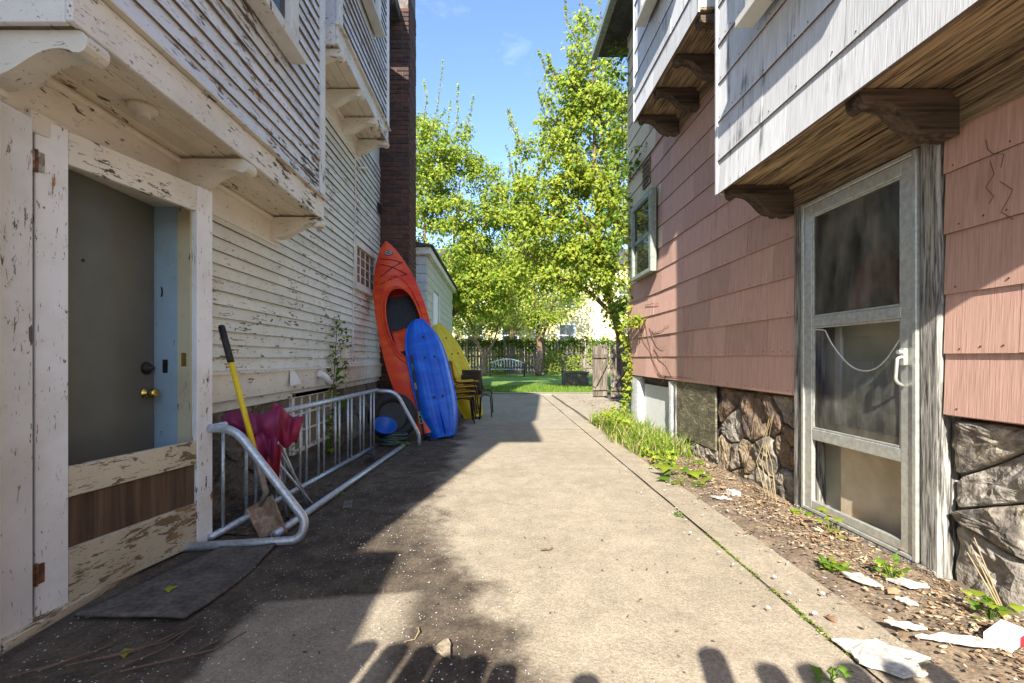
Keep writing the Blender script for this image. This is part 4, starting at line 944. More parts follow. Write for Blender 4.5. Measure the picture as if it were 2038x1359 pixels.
MB().tube([(-1.30, 2.66, .036), (-1.21, 4.0, .034), (-1.115, 5.42, .03)], .0235, 14).build('ground_rail', 'galv', bk_, True)
MB().torus((-1.30, 2.652, .036), (0.05, 1, 0), .0205, .004, 18, 6).build('pipe_lip', 'galv', bk_, True)

# ------------------------------------------------------------ shovel, folded camp chair, mat
shv = thing('shovel', 'square shovel with yellow handle and black grip leaning on the bike rack', 'shovel')
Sb, St = Vector((-1.40, 2.74, .28)), Vector((-1.70, 2.80, 1.27)); sdv = (St - Sb).normalized()
MB().tube([Sb + sdv * .14, St - sdv * .24], .0165, 12).build('handle', 'yellow', shv, True)
MB().tube([St - sdv * .24, St - sdv * .23, St - sdv * .01, St], [.018, .02, .02, .014], 12).build('grip', 'grip', shv, True)
MB().tube([Sb + sdv * .17, Sb + sdv * .13, Sb - sdv * .02, Sb - Vector((.03, 0, .10))], [.02, .02, .017, .012], 12).build('socket', 'steelgrey', shv, True)
def blade(u, v):
    q = v * 2 - 1; c = Sb - Vector((.03, 0, .075)); dn_ = Vector((.42, -.12, -.78)).normalized(); wd = Vector((.86, .06, .46)).normalized()
    return c + dn_ * (.245 * u) + wd * (.088 * q * (1 - .10 * u)) + Vector((.25, -1, .1)) * (-.02 * (1 - q * q) + .015 * abs(q) ** 3)
MB().grid(blade, 8, 10).build('blade', 'shovelsteel', shv, True, solid=.004)
cc = thing('camp_chair', 'folded maroon camping chair with grey legs propped against the bike rack', 'camping chair')
cl = Vector((-1.475, 2.93, .60))
def gathered(p0, p1, q0, q1, n, amp, mat, name, ph=0.):
    p0, p1, q0, q1 = map(Vector, (p0, p1, q0, q1)); out = Vector((.35, -.9, .1))
    def fn(u, v):
        f = amp * (math.sin(n * u + ph + 1.2 * v) + .5 * math.sin(2.3 * n * u + 2 * ph - 2 * v)) * (.35 + .65 * math.sin(math.pi * min(1, v + .15)))
        return p0.lerp(p1, u).lerp(q0.lerp(q1, u), v) + out * (f + .05 * math.sin(math.pi * v)) + Vector((0, 0, .022 * math.sin(n * .8 * u + ph) * (1 - v) + .02 * math.sin(n * 1.1 * u) * v))
    MB().grid(fn, 48, 16).build(name, mat, cc, True, fix=False, solid=.004)
gathered((-1.70, 2.80, .71), (-1.36, 2.87, .76), (-1.60, 2.80, .60), (-1.38, 2.84, .54), 9, .020, 'maroon', 'seat_fabric')
gathered((-1.64, 2.81, .63), (-1.37, 2.84, .60), (-1.52, 2.83, .44), (-1.40, 2.85, .43), 11, .022, 'maroon', 'back_fabric', 1.7)
gathered((-1.42, 2.88, .77), (-1.27, 3.00, .67), (-1.42, 2.88, .52), (-1.31, 2.97, .50), 8, .016, 'maroon2', 'arm_fabric', .8)
gathered((-1.53, 2.88, .52), (-1.37, 2.90, .52), (-1.47, 2.90, .27), (-1.40, 2.92, .30), 10, .016, 'redcloth', 'pocket', 2.6)
for (a, b) in (((-1.52, 2.90, .70), (-1.315, 3.24, .012)), ((-1.48, 2.96, .68), (-1.33, 3.20, .012)), ((-1.50, 2.93, .62), (-1.43, 3.16, .012)), ((-1.40, 2.90, .55), (-1.46, 3.12, .012)), ((-1.45, 2.86, .50), (-1.29, 3.22, .012)), ((-1.53, 2.97, .60), (-1.395, 3.10, .012)), ((-1.42, 2.88, .52), (-1.375, 2.98, .012))):
    MB().tube([a, b], .0085, 8).build('leg', 'galv', cc, True); MB().lathe([(.012, 0), (.013, .03)], (b[0], b[1], 0), (0, 0, 1), 8).build('foot', 'tyre', cc)
def matfn(u, v):
    a, b = Vector((-1.72, 1.85, 0)), Vector((-1.26, 1.835, 0)); c, d = Vector((-1.52, 2.53, 0)), Vector((-1.235, 2.545, 0))
    p = a.lerp(b, u).lerp(c.lerp(d, u), v); p.x += .03 * math.sin(v * 3.4) * (u - .2); p.z = .022 + .012 * math.sin(u * 3 + v * 4) * (u * .8) + .004 * fbm((u * 3, v * 3, 0), 1.); return p
tag(MB().grid(matfn, 14, 18).build('door_mat', 'rubber', None, True, solid=.012), 'worn dark rubber mat lying below the open screen door', 'mat')

# ------------------------------------------------------------ things behind the rack
def tyre(name, c, ax, R_, r, label):
    t = thing(name, label, 'tyre'); MB().torus(c, ax, R_, r, 30, 10).build('tread', 'tyre', t, True); MB().lathe([(R_ - r * .7, -.02), (R_ - r * .7, .02)], c, ax, 24).build('disc', 'dark', t)
tyre('tyre', (-1.33, 5.78, .33), (.35, -1, .35), .24, .07, 'black tyre propped behind the end of the bike rack')
hz_ = thing('garden_hose', 'coiled dark green garden hose lying beside the rack end', 'hose')
MT['hose'] = plain('green_hose', (.05, .085, .07), .45, 0, .2)
for k in range(5): MB().torus((-1.28 + .012 * k, 5.55 - .01 * k, .035 + .028 * k), (.1 * (k % 2), .08, 1), .17 - .008 * k, .014, 26, 8).build('coil', 'hose', hz_, True)
bu = thing('basin', 'blue plastic basin tipped behind the bike rack', 'basin')
MB().lathe([(.10, 0), (.135, .09), (.145, .095), (.145, .105), (.13, .1), (.10, .02)], (-1.37, 5.47, .19), (.3, -.5, .8), 22).build('bowl', 'bluepl', bu, True)
sdl = thing('bicycle_saddle', 'black bicycle saddle lying on the soil inside the rack', 'saddle')
MB().grid(lambda u, v: Vector((-1.30, 4.55, .05)) + Vector((lerp(-.05, .05, v) * (1.4 - u), u * .24, .035 + .04 * math.sin(math.pi * v) - .05 * (u - .5) ** 2)), 10, 8).build('seat', 'tyre', sdl, True, solid=.012)
for x in (-.02, .02): MB().tube([(-1.30 + x, 4.58, .03), (-1.30 + x, 4.66, .01), (-1.30 + x, 4.76, .05)], .005, 6).build('rail', 'dark', sdl)

# ------------------------------------------------------------ vegetation
LITTER = [(0, 0), (-.20, .22), (-.24, .55), (0.04, 1.0), (.17, .62), (.22, .28)]
LEAF = [(0, 0), (-.42, .30), (-.20, .50), (0, 1.0), (.20, .50), (.42, .30)]
def leaf(m, c, d, nrm, size, mi, shape=None, wide=1.):
    d = d.normalized(); s_ = d.cross(nrm); s_ = s_.normalized() if s_.length > 1e-4 else d.orthogonal().normalized(); n = s_.cross(d); o = len(m.v)
    for (a, b) in (shape or LEAF): m.v.append(tuple(c + s_ * (a * size * wide) + d * (b * size) + n * (-abs(a) * .35 * size - b * b * .15 * size)))
    m.f += [(o, o + 1, o + 2, o + 3), (o, o + 3, o + 4, o + 5)]; m.mi += [mi, mi]
def rv(r_): 
    while True:
        v = Vector((r_.uniform(-1, 1), r_.uniform(-1, 1), r_.uniform(-1, 1)))
        if .01 < v.length < 1: return v
def tree(name, label, limbs, lobes, ncl, per, leafs, seed, lsize=.11, shoots=(), crad=.42, group=None):
    r_ = random.Random(seed); t = thing(name, label, 'tree', group=group); tm, lm = MB(), MB(); nodes = []
    for pts, r0, r1 in limbs:
        P = [Vector(p) for p in pts]; Q = []
        for i in range(len(P) - 1):
            for k in range(4): q = P[i].lerp(P[i + 1], k / 4); Q.append(q + Vector((fbm(q, .9), fbm(q + Vector((9, 0, 0)), .9), 0)) * .10 * (1 if i or k else 0))
        Q.append(P[-1]); rr_ = [lerp(r0, r1, i / (len(Q) - 1)) for i in range(len(Q))]
        tm.tube(Q, rr_, 9); nodes += [(q, a) for q, a in zip(Q[2:], rr_[2:])]
    tot = sum(l[2] for l in lobes); cl_ = []
    for c, rad, wt in lobes:
        for _ in range(int(ncl * wt / tot)):
            v = rv(r_); v = v * (v.length ** -.45); cl_.append(Vector((c[0] + v.x * rad[0], c[1] + v.y * rad[1], c[2] + v.z * rad[2])))
    cl_.sort(key=lambda p: min((p - q).length for q, _ in nodes))
    for p in cl_:
        best = min(nodes, key=lambda q: (p - q[0]).length + max(0, q[0].z - p.z) * 1.2); q, ra = best; L_ = (p - q).length
        mid = q.lerp(p, .5) + Vector((r_.uniform(-.1, .1), r_.uniform(-.1, .1), -.06 * L_)) ; r0 = min(ra * .75, .010 + .011 * L_)
        tm.tube([q, q.lerp(mid, .6), mid, mid.lerp(p, .55), p], [r0, r0 * .85, r0 * .7, r0 * .5, .005], 5, False)
        nodes += [(mid, r0 * .7), (p, .008)]
        for _ in range(int(per * r_.uniform(.5, 1.4))):
            v = rv(r_) * crad; v.z *= .75; pp = p + v; dr_ = Vector((v.x, v.y, v.z * .4 - .25)) + rv(r_) * .3
            leaf(lm, pp, dr_, Vector((r_.uniform(-.6, .6), -.5 + r_.uniform(-.6, .5), 1.)), lsize * r_.choice((.55, .8, 1., 1.25)) * r_.uniform(.8, 1.2), r_.choices((0, 1, 2), leafs)[0])
    for (base, tip, n) in shoots:
        b, e = Vector(base), Vector(tip); md = b.lerp(e, .5) + Vector((r_.uniform(-.15, .15), 0, 0)); tm.tube([b, md, e], [.018, .011, .004], 5, False)
        for k in range(n):
            q = k / n; pp = (b.lerp(md, q * 2) if q < .5 else md.lerp(e, q * 2 - 1)) + rv(r_) * .10 * (1.3 - q); leaf(lm, pp, rv(r_) + Vector((0, 0, -.1)), Vector((r_.uniform(-.5, .5), -.6, 1)), lsize * r_.uniform(.6, 1.15), r_.choices((0, 1, 2), leafs)[0])
    tm.build('trunk', 'bark', t, True, fix=False); lm.build('crown', ['leafA', 'leafB', 'leafC'], t, False, fix=False); return t
def shoots_for(lobes, n, seed, h=1.6):
    r_ = random.Random(seed); out = []
    for _ in range(n):
        c, rad, _w = r_.choice(lobes); a = r_.uniform(-.8, .8); b = (c[0] + a * rad[0], c[1] + r_.uniform(-.5, .5) * rad[1], c[2] + rad[2] * math.sqrt(max(.1, 1 - a * a)) * .75)
        out.append((b, (b[0] + a * .5 + r_.uniform(-.2, .3), b[1], b[2] + h * r_.uniform(.5, 1.1)), 75))
    return out
lo1 = [((-2.4, 18.0, 5.2), (2.4, 1.8, 2.3), 5), ((-1.5, 18.2, 7.6), (1.9, 1.5, 1.7), 3), ((.0, 17.8, 5.2), (1.7, 1.4, 2.0), 3), ((-3.2, 18.2, 8.9), (1.6, 1.3, 2.0), 3), ((-2.0, 18.1, 9.2), (1.1, 1.0, 1.3), 1.2), ((-.6, 17.6, 3.7), (1.7, 1.2, 1.0), 2), ((.6, 17.6, 6.9), (1.2, 1.0, 1.4), 1.6)]
tree('maple_tree', 'leafy maple rising behind the block garage, crown left of the gap of sky', [([(-2.5, 18, 0), (-2.35, 18, 1.6), (-1.75, 18, 3.0), (-1.0, 18, 4.4), (-.7, 18, 5.8)], .17, .05), ([(-2.35, 18, 1.6), (-2.7, 18, 4.0), (-2.9, 18.1, 6.5), (-3.1, 18.1, 8.6)], .11, .03), ([(-1.95, 18, 2.6), (-.9, 17.9, 3.5), (.5, 17.8, 4.3)], .07, .025), ([(-1.75, 18, 3.0), (-1.7, 18.1, 5.4), (-1.5, 18.1, 8.0)], .08, .025)],
     lo1, 520, 80, (.45, .33, .22), 4, .13, shoots_for(lo1, 13, 9, 1.9) + [((-2.7, 18, 9.4), (-2.15, 18, 12.9), 120), ((-2.2, 18, 8.9), (-1.85, 18, 11.3), 90)])
lo2 = [((2.6, 13.2, 5.2), (1.25, 1.1, 1.5), 3), ((2.9, 13.2, 7.4), (1.15, 1.0, 1.6), 3.4), ((1.4, 13.1, 6.3), (1.1, .9, 1.5), 2.4), ((2.75, 13.3, 9.5), (.75, .7, 1.6), 2), ((1.5, 13.0, 4.4), (1.1, .9, .9), 1.6), ((3.5, 13.3, 6.2), (.6, .8, 2.8), 2), ((1.9, 13.1, 8.2), (.6, .5, 1.2), 1.2), ((2.3, 13.1, 3.7), (1.3, .8, .7), 1.8), ((3.3, 12.9, 3.0), (.6, .5, .9), .8), ((.9, 13.0, 5.2), (.8, .7, 1.0), 1.0)]
tree('maple_tree', 'tall slender maple leaning out beside the corner of the pink house', [([(3.75, 13.3, 0), (3.62, 13.3, 1.7), (3.25, 13.3, 2.9), (2.95, 13.3, 4.2), (2.85, 13.3, 6.5), (2.8, 13.3, 9.8)], .15, .03), ([(3.5, 13.3, 2.2), (2.7, 13.2, 2.95), (1.6, 13.1, 3.5), (.8, 13.0, 4.1)], .075, .025), ([(3.25, 13.3, 2.9), (3.55, 13.3, 5), (3.5, 13.3, 8.3)], .08, .025), ([(2.95, 13.3, 4.2), (2.2, 13.2, 5.8), (1.75, 13.1, 7.9)], .07, .02)],
     lo2, 470, 62, (.42, .42, .16), 11, .125, shoots_for(lo2, 16, 5, 1.3) + [((2.65, 13.3, 9.9), (2.5, 13.3, 12.3), 70), ((2.85, 13.3, 9.8), (2.95, 13.3, 12.6), 70), ((2.2, 13.2, 8.5), (2.05, 13.2, 10.6), 50)], .34)
lo3 = [((2.4, 27, 4.8), (2.6, 1.4, 1.9), 3), ((3.6, 27.2, 6.8), (2.4, 1.4, 1.6), 2), ((1.2, 27, 6.6), (2.2, 1.3, 1.5), 2), ((2.2, 27, 3.2), (1.8, 1.0, .7), .7)]
tree('yard_tree', 'tree with straight forking trunk before the back fence, right of the bench', [([(2.45, 27, 0), (2.5, 27, 1.9), (2.3, 27, 3.6), (2.2, 27, 5.4)], .21, .06), ([(2.5, 27, 1.9), (3.1, 27, 3.4), (3.8, 27, 5.6)], .12, .03), ([(2.42, 27, 2.7), (1.3, 27, 4.2), (.6, 27, 6.0)], .10, .03)], lo3, 290, 54, (.45, .35, .2), 23, .15, shoots_for(lo3, 6, 3), .6)
lo4 = [((-1.6, 27.6, 3.9), (2.4, 1.2, 1.3), 3), ((-2.4, 27.6, 5.8), (2.2, 1.2, 1.4), 2), ((-4.2, 27.6, 4.4), (2.0, 1.2, 1.8), 2)]
tree('yard_tree', 'small crooked tree before the back fence, left of the bench', [([(-.78, 27.5, 0), (-.8, 27.5, 1.0), (-1.3, 27.5, 2.3), (-1.9, 27.5, 3.8)], .16, .04), ([(-.8, 27.5, 1.0), (-.2, 27.5, 2.1), (.2, 27.5, 3.4)], .09, .03), ([(-1.1, 27.5, 1.8), (-2.4, 27.5, 3.2), (-3.6, 27.6, 4.2)], .07, .03)], lo4, 260, 56, (.45, .35, .2), 31, .15, (), .6)

lo5 = [((-1., 33.5, 5.6), (3.6, 1.2, 2.3), 3), ((3.6, 33.5, 6.4), (3.4, 1.2, 2.8), 3), ((1.2, 33.5, 8.2), (2.8, 1.2, 1.8), 2)]
tree('yard_tree', 'broad tree beyond the back fence in front of the yellow house', [([(1.0, 33.5, 0), (1.0, 33.5, 3.0), (1.2, 33.5, 7.5)], .22, .06), ([(1.0, 33.5, 3.0), (-1.6, 33.5, 5.4)], .12, .03), ([(1.0, 33.5, 2.6), (3.8, 33.5, 6.0)], .12, .03)], lo5, 230, 46, (.45, .3, .25), 41, .18, (), .75)
def leafmass(name, label, cat, pts, per, spread, size, mats, wts, seed, stems=(), group=None, kind=None, stem_r=.008):
    r_ = random.Random(seed); t = thing(name, label, cat, group=group); m = MB()
    for p in pts:
        for _ in range(per):
            v = rv(r_); pp = Vector(p) + Vector((v.x * spread[0], v.y * spread[1], v.z * spread[2]))
            leaf(m, pp, Vector((r_.uniform(-1, .4), r_.uniform(-1, .6), r_.uniform(-.9, .4))), Vector((-.5 + r_.uniform(-.5, .5), -.6 + r_.uniform(-.5, .5), .8)), size * r_.uniform(.6, 1.3), r_.choices(range(len(mats)), wts)[0])
    m.build('leaves', mats, t, False, fix=False)
    for s_ in stems: MB().tube(s_, [lerp(stem_r, stem_r * .4, i / (len(s_) - 1)) for i in range(len(s_))], 6).build('stem', 'twig', t)
    return t
# ivy on the corner of the pink house
cp = [(RX - .06 + .03 * math.sin(z * 3), 7.18 + .10 * math.sin(z * 5), z) for z in [.15 + .07 * i for i in range(24)]]
cp += [(RX - .10, 6.95 - .09 * i, 1.62 + .02 * math.sin(i)) for i in range(7)] + [(RX - .05, 7.12, 1.9 + .14 * i) for i in range(12)]
leafmass('ivy', 'bright ivy climbing the lower corner of the pink house', 'ivy', cp, 12, (.07, .13, .08), .075, ['leafA', 'leafB', 'leafC'], (.4, .45, .15), 3, [[(RX - .05, 7.2, 0), (RX - .06, 7.15, .8), (RX - .05, 7.1, 1.7), (RX - .04, 7.12, 3.5)]])
up = [(RX - .12 + .1 * math.sin(z * 2), 7.42 + .2 * math.sin(z * 3.1), z) for z in [2.8 + .09 * i for i in range(42)]] + [(RX - .06, 7.1 - .16 * i, 3.95 + .08 * math.sin(i * 2)) for i in range(5)]
leafmass('ivy', 'tall ivy and creeper hanging by the rear eave of the pink house', 'ivy', up, 15, (.20, .25, .12), .085, ['leafA', 'leafC', 'leafD'], (.3, .5, .2), 8, [[(RX + .0, 7.4, 0), (RX - .02, 7.45, 2.5), (RX - .1, 7.4, 6.4)]])
leafmass('ivy', 'dense ivy draped along the top of the back fence', 'ivy', [(-5 + .22 * i, BFY - .1, 2.2 + .12 * math.sin(i * 1.3) - (.5 * abs(math.sin(i * .7)) if i % 3 == 0 else 0)) for i in range(66)], 46, (.28, .16, .30), .16, ['leafA', 'leafC', 'leafD'], (.3, .4, .3), 12)
leafmass('ivy', 'scattered ivy hanging on the boards of the back fence', 'ivy', [(-4.5 + .37 * i + rnd.uniform(-.2, .2), BFY - .16, rnd.uniform(.2, 1.9)) for i in range(44)], 30, (.32, .08, .40), .15, ['leafA', 'leafC', 'leafB'], (.4, .3, .3), 14)
for i, (x, hgt, lb) in enumerate(((-3.4, 1.3, 'leafy shrub farthest left before the back fence'), (.05, .9, 'low shrub behind the bench'), (3.6, 1.5, 'tall shrub before the back fence, right of the forked tree'), (4.9, 1.2, 'shrub before the back fence nearest the gate'))):
    leafmass('shrub', lb, 'shrub', [(x + .3 * math.sin(k * 2.1), 29.2 + .2 * math.cos(k), hgt * (k + .5) / 12) for k in range(12)], 34, (.45, .25, .2), .14, ['leafA', 'leafB', 'leafC'], (.4, .35, .25), 60 + i, [[(x, 29.2, 0), (x + .1, 29.2, hgt * .6), (x, 29.25, hgt)]], 'shrubs before the back fence')
leafmass('creeper', 'green creeper growing up the white house behind the bike rack', 'creeper', [(LX + .10 + .04 * math.sin(i), 4.95 + .10 * math.sin(i * 1.7) + .012 * i, .08 + i * .06) for i in range(25)], 9, (.08, .13, .06), .065, ['leafC', 'leafD', 'leafA'], (.5, .3, .2), 17, [[(LX + .1, 4.95, 0), (LX + .09, 5.0, .6), (LX + .07, 5.2, 1.5)]])
# grass and weeds on the right
def blades(name, area, n, h, mats, seed, label, lean=.5, wd=.006):
    r_ = random.Random(seed); m = MB()
    for _ in range(n):
        x, y, z = area(r_); hh = h * r_.uniform(.4, 1.2); a = r_.uniform(0, 6.28); l = lean * r_.uniform(.1, 1.) * hh; d = Vector((math.cos(a), math.sin(a), 0)); s_ = Vector((-d.y, d.x, 0)) * wd; p = Vector((x, y, z)); o = len(m.v)
        for q, wq in ((0, 1), (.5, .8), (1, .05)): c = p + d * (l * q * q) + Vector((0, 0, hh * (q - .25 * q * q * lean))); m.v += [tuple(c - s_ * wq), tuple(c + s_ * wq)]
        k = r_.randrange(len(mats)); m.f += [(o, o + 1, o + 3, o + 2), (o + 2, o + 3, o + 5, o + 4)]; m.mi += [k, k]
    o = m.build(name, mats, None, False, fix=False); tag(o, label, 'grass', kind='stuff'); return o
def garea(r_):
    y = r_.uniform(4.7, 7.4); e = 1.52 + .10 * math.sin(y * 3); return (max(e, r_.gauss(1.78, .16)) if r_.random() < .8 else r_.uniform(1.5, 2.05), y, .0)
blades('grass', garea, 2600, .30, ['grass', 'leafA', 'leafC', 'grass', 'drygrass'], 2, 'long lush grass growing along the foundation of the pink house', 1.0)
blades('lawn_grass', lambda r_: (r_.uniform(-3, 5), r_.uniform(13.7, 17.5), 0), 9000, .09, ['grass', 'leafC', 'leafA'], 6, 'short mown grass at the near edge of the lawn', .7, .008)
leafmass('weed_patch', 'bright leafy weeds spilling over the driveway edge at the end of the grass', 'weeds', [(1.62 + .05 * math.sin(i * 2.3) + .02 * i, 4.35 + .09 * i, .05 + .03 * (i % 3)) for i in range(14)], 26, (.15, .10, .06), .05, ['leafA', 'leafB', 'leafC'], (.4, .35, .25), 51)
leafmass('weed_patch', 'bright leafy weeds growing up around the ivy foot at the house corner', 'weeds', [(1.72 + .09 * math.sin(i * 1.9), 5.9 + .11 * i, .10 + .06 * (i % 4)) for i in range(13)], 30, (.20, .12, .10), .055, ['leafA', 'leafB', 'leafC'], (.4, .4, .2), 52)
def weed(x, y, n, size, label, mats=('leafA', 'leafC'), seed=0, up_=.3, z=.015):
    r_ = random.Random(seed + int(x * 100 + y * 31)); m = MB()
    for k in range(n):
        a = 6.28 * k / n + r_.uniform(-.3, .3); rr_ = r_.uniform(.25, 1.) * size * 1.3; p = Vector((x + math.cos(a) * rr_ * .7, y + math.sin(a) * rr_ * .7, z + r_.uniform(.0, up_) * size * 2))
        m.tube([(x, y, z - .01), tuple(p)], .0016, 4, False); leaf(m, p, Vector((math.cos(a), math.sin(a), r_.uniform(.0, .7))), Vector((-.2, -.3, 1)), size * r_.uniform(.6, 1.1), k % len(mats))
    return tag(m.build('weed', list(MT[q] for q in mats), None, False, fix=False), label, 'weed', 'weeds by the foundations')
weed(1.60, 3.95, 9, .17, 'broad-leaved weed on the soil before the field stones', seed=1); weed(1.83, 4.05, 26, .07, 'bushy small weed against the field stones', seed=2)
weed(1.92, 4.45, 16, .07, 'weed sprouting below the plywood board', seed=9); weed(2.00, 3.0, 14, .05, 'small weed by the far post of the storm door', seed=3, z=.03)
weed(1.96, 2.68, 7, .07, 'upright seedling before the sill of the storm door', ('leafA',), 4, 1.2, .03); weed(1.66, 2.26, 40, .045, 'patch of clover-like weed before the storm door', ('leafC', 'leafA'), 5, .5, .02)
weed(1.86, 2.15, 16, .05, 'weed beside the near post of the storm door', ('leafC', 'leafA'), 6, .8, .03); weed(1.95, 1.80, 12, .06, 'weed among dead leaves under the near stones', ('leafC', 'leafA'), 7, .8, .03)
weed(1.10, 1.50, 6, .045, 'weed poking out beside the big white foam shard', ('leafC',), 8, .4); weed(1.21, 3.05, 8, .03, 'tiny weed in the driveway joint', ('leafC',), 10, .3)
weed(-1.07, 5.20, 6, .07, 'weed at the far foot of the bike rack', ('leafA', 'leafC'), 11, .7); weed(-1.22, 3.5, 12, .035, 'small weed beside the ground rail of the rack', ('leafC', 'leafA'), 12, .3)
ds = thing('dry_stalks', 'bundle of dry tan stalks against the near stones', 'stalks')
for k in range(3): MB().tube([(2.0 + .012 * k, 1.78 + .01 * k, .02), (1.975 + .012 * k, 1.83, .14), (1.96 + .015 * k, 1.90, .26 + .03 * k)], [.0035, .003, .002], 6).build('stalk', 'drygrass', ds)
d2 = thing('dry_stalks', 'thin dry stalks standing by the far post of the storm door', 'stalks')
for k in range(4): MB().tube([(2.0, 3.26 + .04 * k, .02), (1.99 - .02 * k, 3.3 + .03 * k, .3), (1.97, 3.40 - .05 * k, .55 + .04 * k), (1.95, 3.45 - .06 * k, .50)], [.0025, .0025, .002, .0012], 5).build('stalk', 'drygrass', d2)
MT['tanstone'] = multi('tan_stone', (.34, .28, .20), (.26, .21, .15), sc=20, bump=.003)
# moss along the driveway joint, dead leaves, chips, twigs: nobody could count them
def scatter(name, area, n, size, mats, seed, label, cat, curl=.4, thick=False):
    r_ = random.Random(seed); m = MB()
    for _ in range(n):
        x, y, z = area(r_); a = r_.uniform(0, 6.28); s_ = size * r_.uniform(.4, 1.4); d = Vector((math.cos(a), math.sin(a), r_.uniform(-.25, .35) * curl)); nr = Vector((r_.uniform(-.5, .5) * curl, r_.uniform(-.5, .5) * curl, 1))
        leaf(m, Vector((x, y, z + .006 + .25 * s_ * curl)), d, nr, s_, r_.randrange(len(mats)), LITTER, r_.uniform(.25, 1.6))
    o = m.build(name, mats, None, False, fix=False); tag(o, label, cat, kind='stuff'); return o
def lit(r_):
    y = r_.uniform(1.0, 4.6) if r_.random() < .75 else r_.uniform(4.6, 8); k = abs(r_.gauss(0, .21)); return (max(2.07 - k, 1.42), y, .02 + .02 * r_.random() * (1 - k))
scatter('leaf_litter', lit, 13000, .022, ['dead1', 'dead2', 'dead3', 'dead2', 'dead5', 'dead5'], 3, 'brown dead leaves and bark bits along the foot of the stone foundation', 'dead leaves')
scatter('leaf_litter', lit, 170, .052, ['dead1', 'dead2', 'dead4', 'dead5'], 33, 'larger curled brown leaves lying over the litter by the stone foundation', 'dead leaves', .9)
scatter('leaf_litter', lambda r_: (r_.uniform(RX + .0, RX + .08), r_.uniform(2.3, 3.0), .075), 110, .06, ['dead1', 'dead4', 'dead2'], 5, 'dead leaves caught inside the bottom of the storm door', 'dead leaves', .8)
scatter('leaf_litter', lambda r_: (lerp(-1.84, -1.15, r_.random() ** 1.3), r_.uniform(2.7, 6.0), .02), 1500, .03, ['dead3', 'dead1', 'dead3', 'twig'], 6, 'dark rotting litter on the soil inside the bicycle rack', 'dead leaves')
def chipa(r_):
    y = 1.35 + 4.5 * r_.random() ** 2.0; return (r_.uniform(-1.7, .15) if y < 2.2 else r_.uniform(-1.25, -.25), y, .012)
scatter('paint_chips', chipa, 2200, .0075, ['chip', 'chip', 'block'], 8, 'tiny white paint chips strewn over the dark earth by the white house', 'paint chips', .3)
scatter('paint_chips', lambda r_: (r_.uniform(1.1, 2.0), r_.uniform(1.3, 4.5), .03), 180, .018, ['chip', 'foam'], 9, 'tiny white paint chips among the dead leaves by the pink house', 'paint chips', .3)
scatter('debris', lambda r_: (r_.uniform(-.9, 1.45), 1.4 + 8 * r_.random() ** 1.6, .010), 420, .014, ['dead1', 'twig', 'dead3'], 10, 'fine dry plant debris strewn over the concrete driveway', 'debris', .3)
scatter('rubble', lambda r_: (1.9 + abs(r_.gauss(0, .45)), r_.uniform(7.4, 12.2), .012), 260, .05, ['tanstone', 'dead3', 'dead1'], 77, 'broken stones and dead leaves below the open gate', 'rubble', .5)
scatter('moss', lambda r_: (1.261 + r_.gauss(0, .006), r_.choice((r_.uniform(1.6, 2.1), r_.uniform(2.2, 2.75))), .003), 500, .010, ['leafC', 'grass', 'leafB'], 11, 'yellow-green moss filling the long joint of the driveway', 'moss', .5)
def twig(x, y, ln, a, label, r0=.004, mat='twig', bend=.15):
    P = [(x + ln * q * math.cos(a + bend * q * 3), y + ln * q * math.sin(a + bend * q * 3), .016 + .006 * math.sin(q * 7)) for q in (0, .33, .66, 1.)]
    tag(MB().tube(P, [r0, r0, r0 * .8, r0 * .6], 6).build('twig', mat), label, 'twig', 'twigs on the ground')
twig(.235, 2.50, .075, -.1, 'short dark stick lying alone mid driveway', .005); twig(-.31, 1.78, .10, -1.0, 'pale bent twig on the trodden earth patch', .003, 'drygrass', -.3); twig(1.47, 2.72, .16, .2, 'thin twig on concrete near the storm door sill', .003)
for k in range(7): twig(-1.62 + .07 * k, 1.50 + .03 * (k % 4), .30, .35 + .25 * math.sin(k * 2), ('leftmost', 'second', 'third', 'fourth', 'fifth', 'sixth', 'rightmost')[k] + ' dry twig from the left below the screen door', .003)
# white foam shards and other litter
MT['foam_dirty'] = multi('soiled_foam', (.58, .57, .53), (.44, .42, .38), sc=9, rough=.8, bump=.002)
def shard(pts, label, z=.022, th=.007, mat='foam_dirty', name='foam_shard', cat='foam shard', tilt=0.):
    q = []
    for i in range(len(pts)):
        (ax, ay), (bx_, by_) = pts[i], pts[(i + 1) % len(pts)]; L_ = math.hypot(bx_ - ax, by_ - ay)
        for k in range(4): q.append((lerp(ax, bx_, k / 4) + (k > 0) * rnd.uniform(-.02, .02) * L_, lerp(ay, by_, k / 4) + (k > 0) * rnd.uniform(-.02, .02) * L_))
    pts = q
    cx = sum(p[0] for p in pts) / len(pts); P = [(x, y, z + tilt * (x - cx) + .003 * math.sin(i * 2.1)) for i, (x, y) in enumerate(pts)]
    tag(MB().prism(P, (0, 0, th)).build(name, mat), label, cat, 'white shards by the pink house')
shard([(1.24, 1.69), (1.40, 1.68), (1.51, 1.585), (1.43, 1.56), (1.42, 1.50), (1.33, 1.49), (1.24, 1.56), (1.25, 1.61)], 'largest white foam shard, lying on the driveway edge')
shard([(1.66, 2.20), (1.73, 2.17), (1.735, 2.045), (1.70, 2.06), (1.655, 2.14)], 'long pointed white shard below the clover-like weeds', .035, tilt=.1)
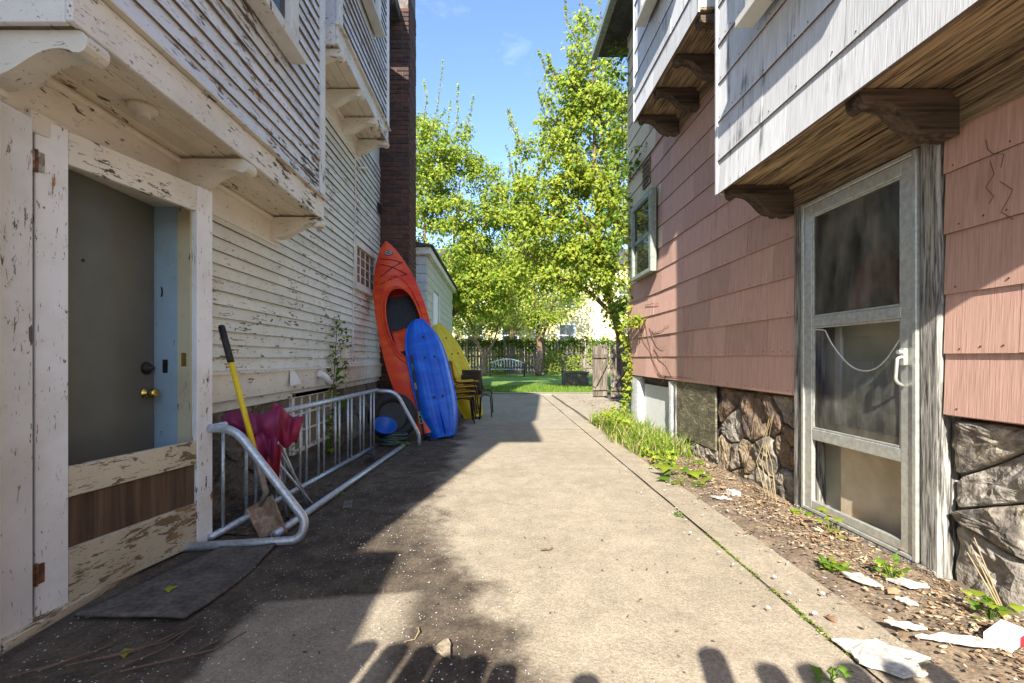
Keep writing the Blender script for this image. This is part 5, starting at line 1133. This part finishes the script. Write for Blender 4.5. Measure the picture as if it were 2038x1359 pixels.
shard([(1.80, 2.11), (1.86, 2.09), (1.90, 2.0), (1.83, 2.02)], 'white shard among leaves near the door post', .05, tilt=.2)
shard([(1.71, 1.96), (1.76, 1.955), (1.76, 1.90), (1.72, 1.91)], 'small square white chip in the leaf litter', .035)
shard([(1.52, 1.79), (1.60, 1.77), (1.64, 1.735), (1.58, 1.73), (1.53, 1.755)], 'flat white shard right of the mossy joint', .035)
shard([(1.56, 1.70), (1.66, 1.70), (1.76, 1.65), (1.79, 1.60), (1.72, 1.61), (1.62, 1.665)], 'slender white shard farthest right in the leaf litter', .04, tilt=.1)
shard([(1.60, 3.42), (1.70, 3.38), (1.72, 3.33), (1.62, 3.36)], 'white scrap near the foot of the field stones', .03); shard([(1.76, 3.5), (1.82, 3.49), (1.83, 3.42), (1.77, 3.43)], 'white crumpled scrap beside the stones', .03, .03)
shard([(-.185, 1.70), (-.17, 1.665), (-.165, 1.60), (-.20, 1.62), (-.235, 1.65)], 'flat tan stone chip in the middle of the earth patch', .012, .012, 'tanstone', 'stone_chip', 'stone')
shard([(-1.10, 3.27), (-1.05, 3.30), (-1.03, 3.22), (-1.08, 3.18)], 'clear broken glass piece beside the rack', .012, .03, 'screen', 'glass_shard', 'glass')
cpk = thing('crushed_carton', 'crushed white and red carton lying in the leaves at far right', 'carton')
MB().obox((1.85, 1.655, .06), (.055, .02, .012), (-.012, .035, .0), (0, .0, .016)).build('carton', 'foam', cpk); MB().obox((1.865, 1.66, .0605), (.018, .0065, .004), (-.0125, .0365, .0), (0, .0, .0172)).build('print', 'redcloth', cpk)
for (x, y, lb, mi_) in ((1.335, 1.83, 'single curled brown leaf on concrete by the mossy joint', 'dead1'), (-1.48, 2.02, 'single green leaf lying on the rubber mat', 'leafB'), (-1.35, 1.62, 'single green leaf on the earth near the mat', 'leafB')):
    m = MB(); leaf(m, Vector((x, y, .045 if lb.startswith('single green leaf lying') else .018)), Vector((.8, .5, .1)), Vector((.1, -.3, 1)), .055, 0); tag(m.build('fallen_leaf', mi_, None, False, fix=False), lb, 'leaf', 'single fallen leaves')
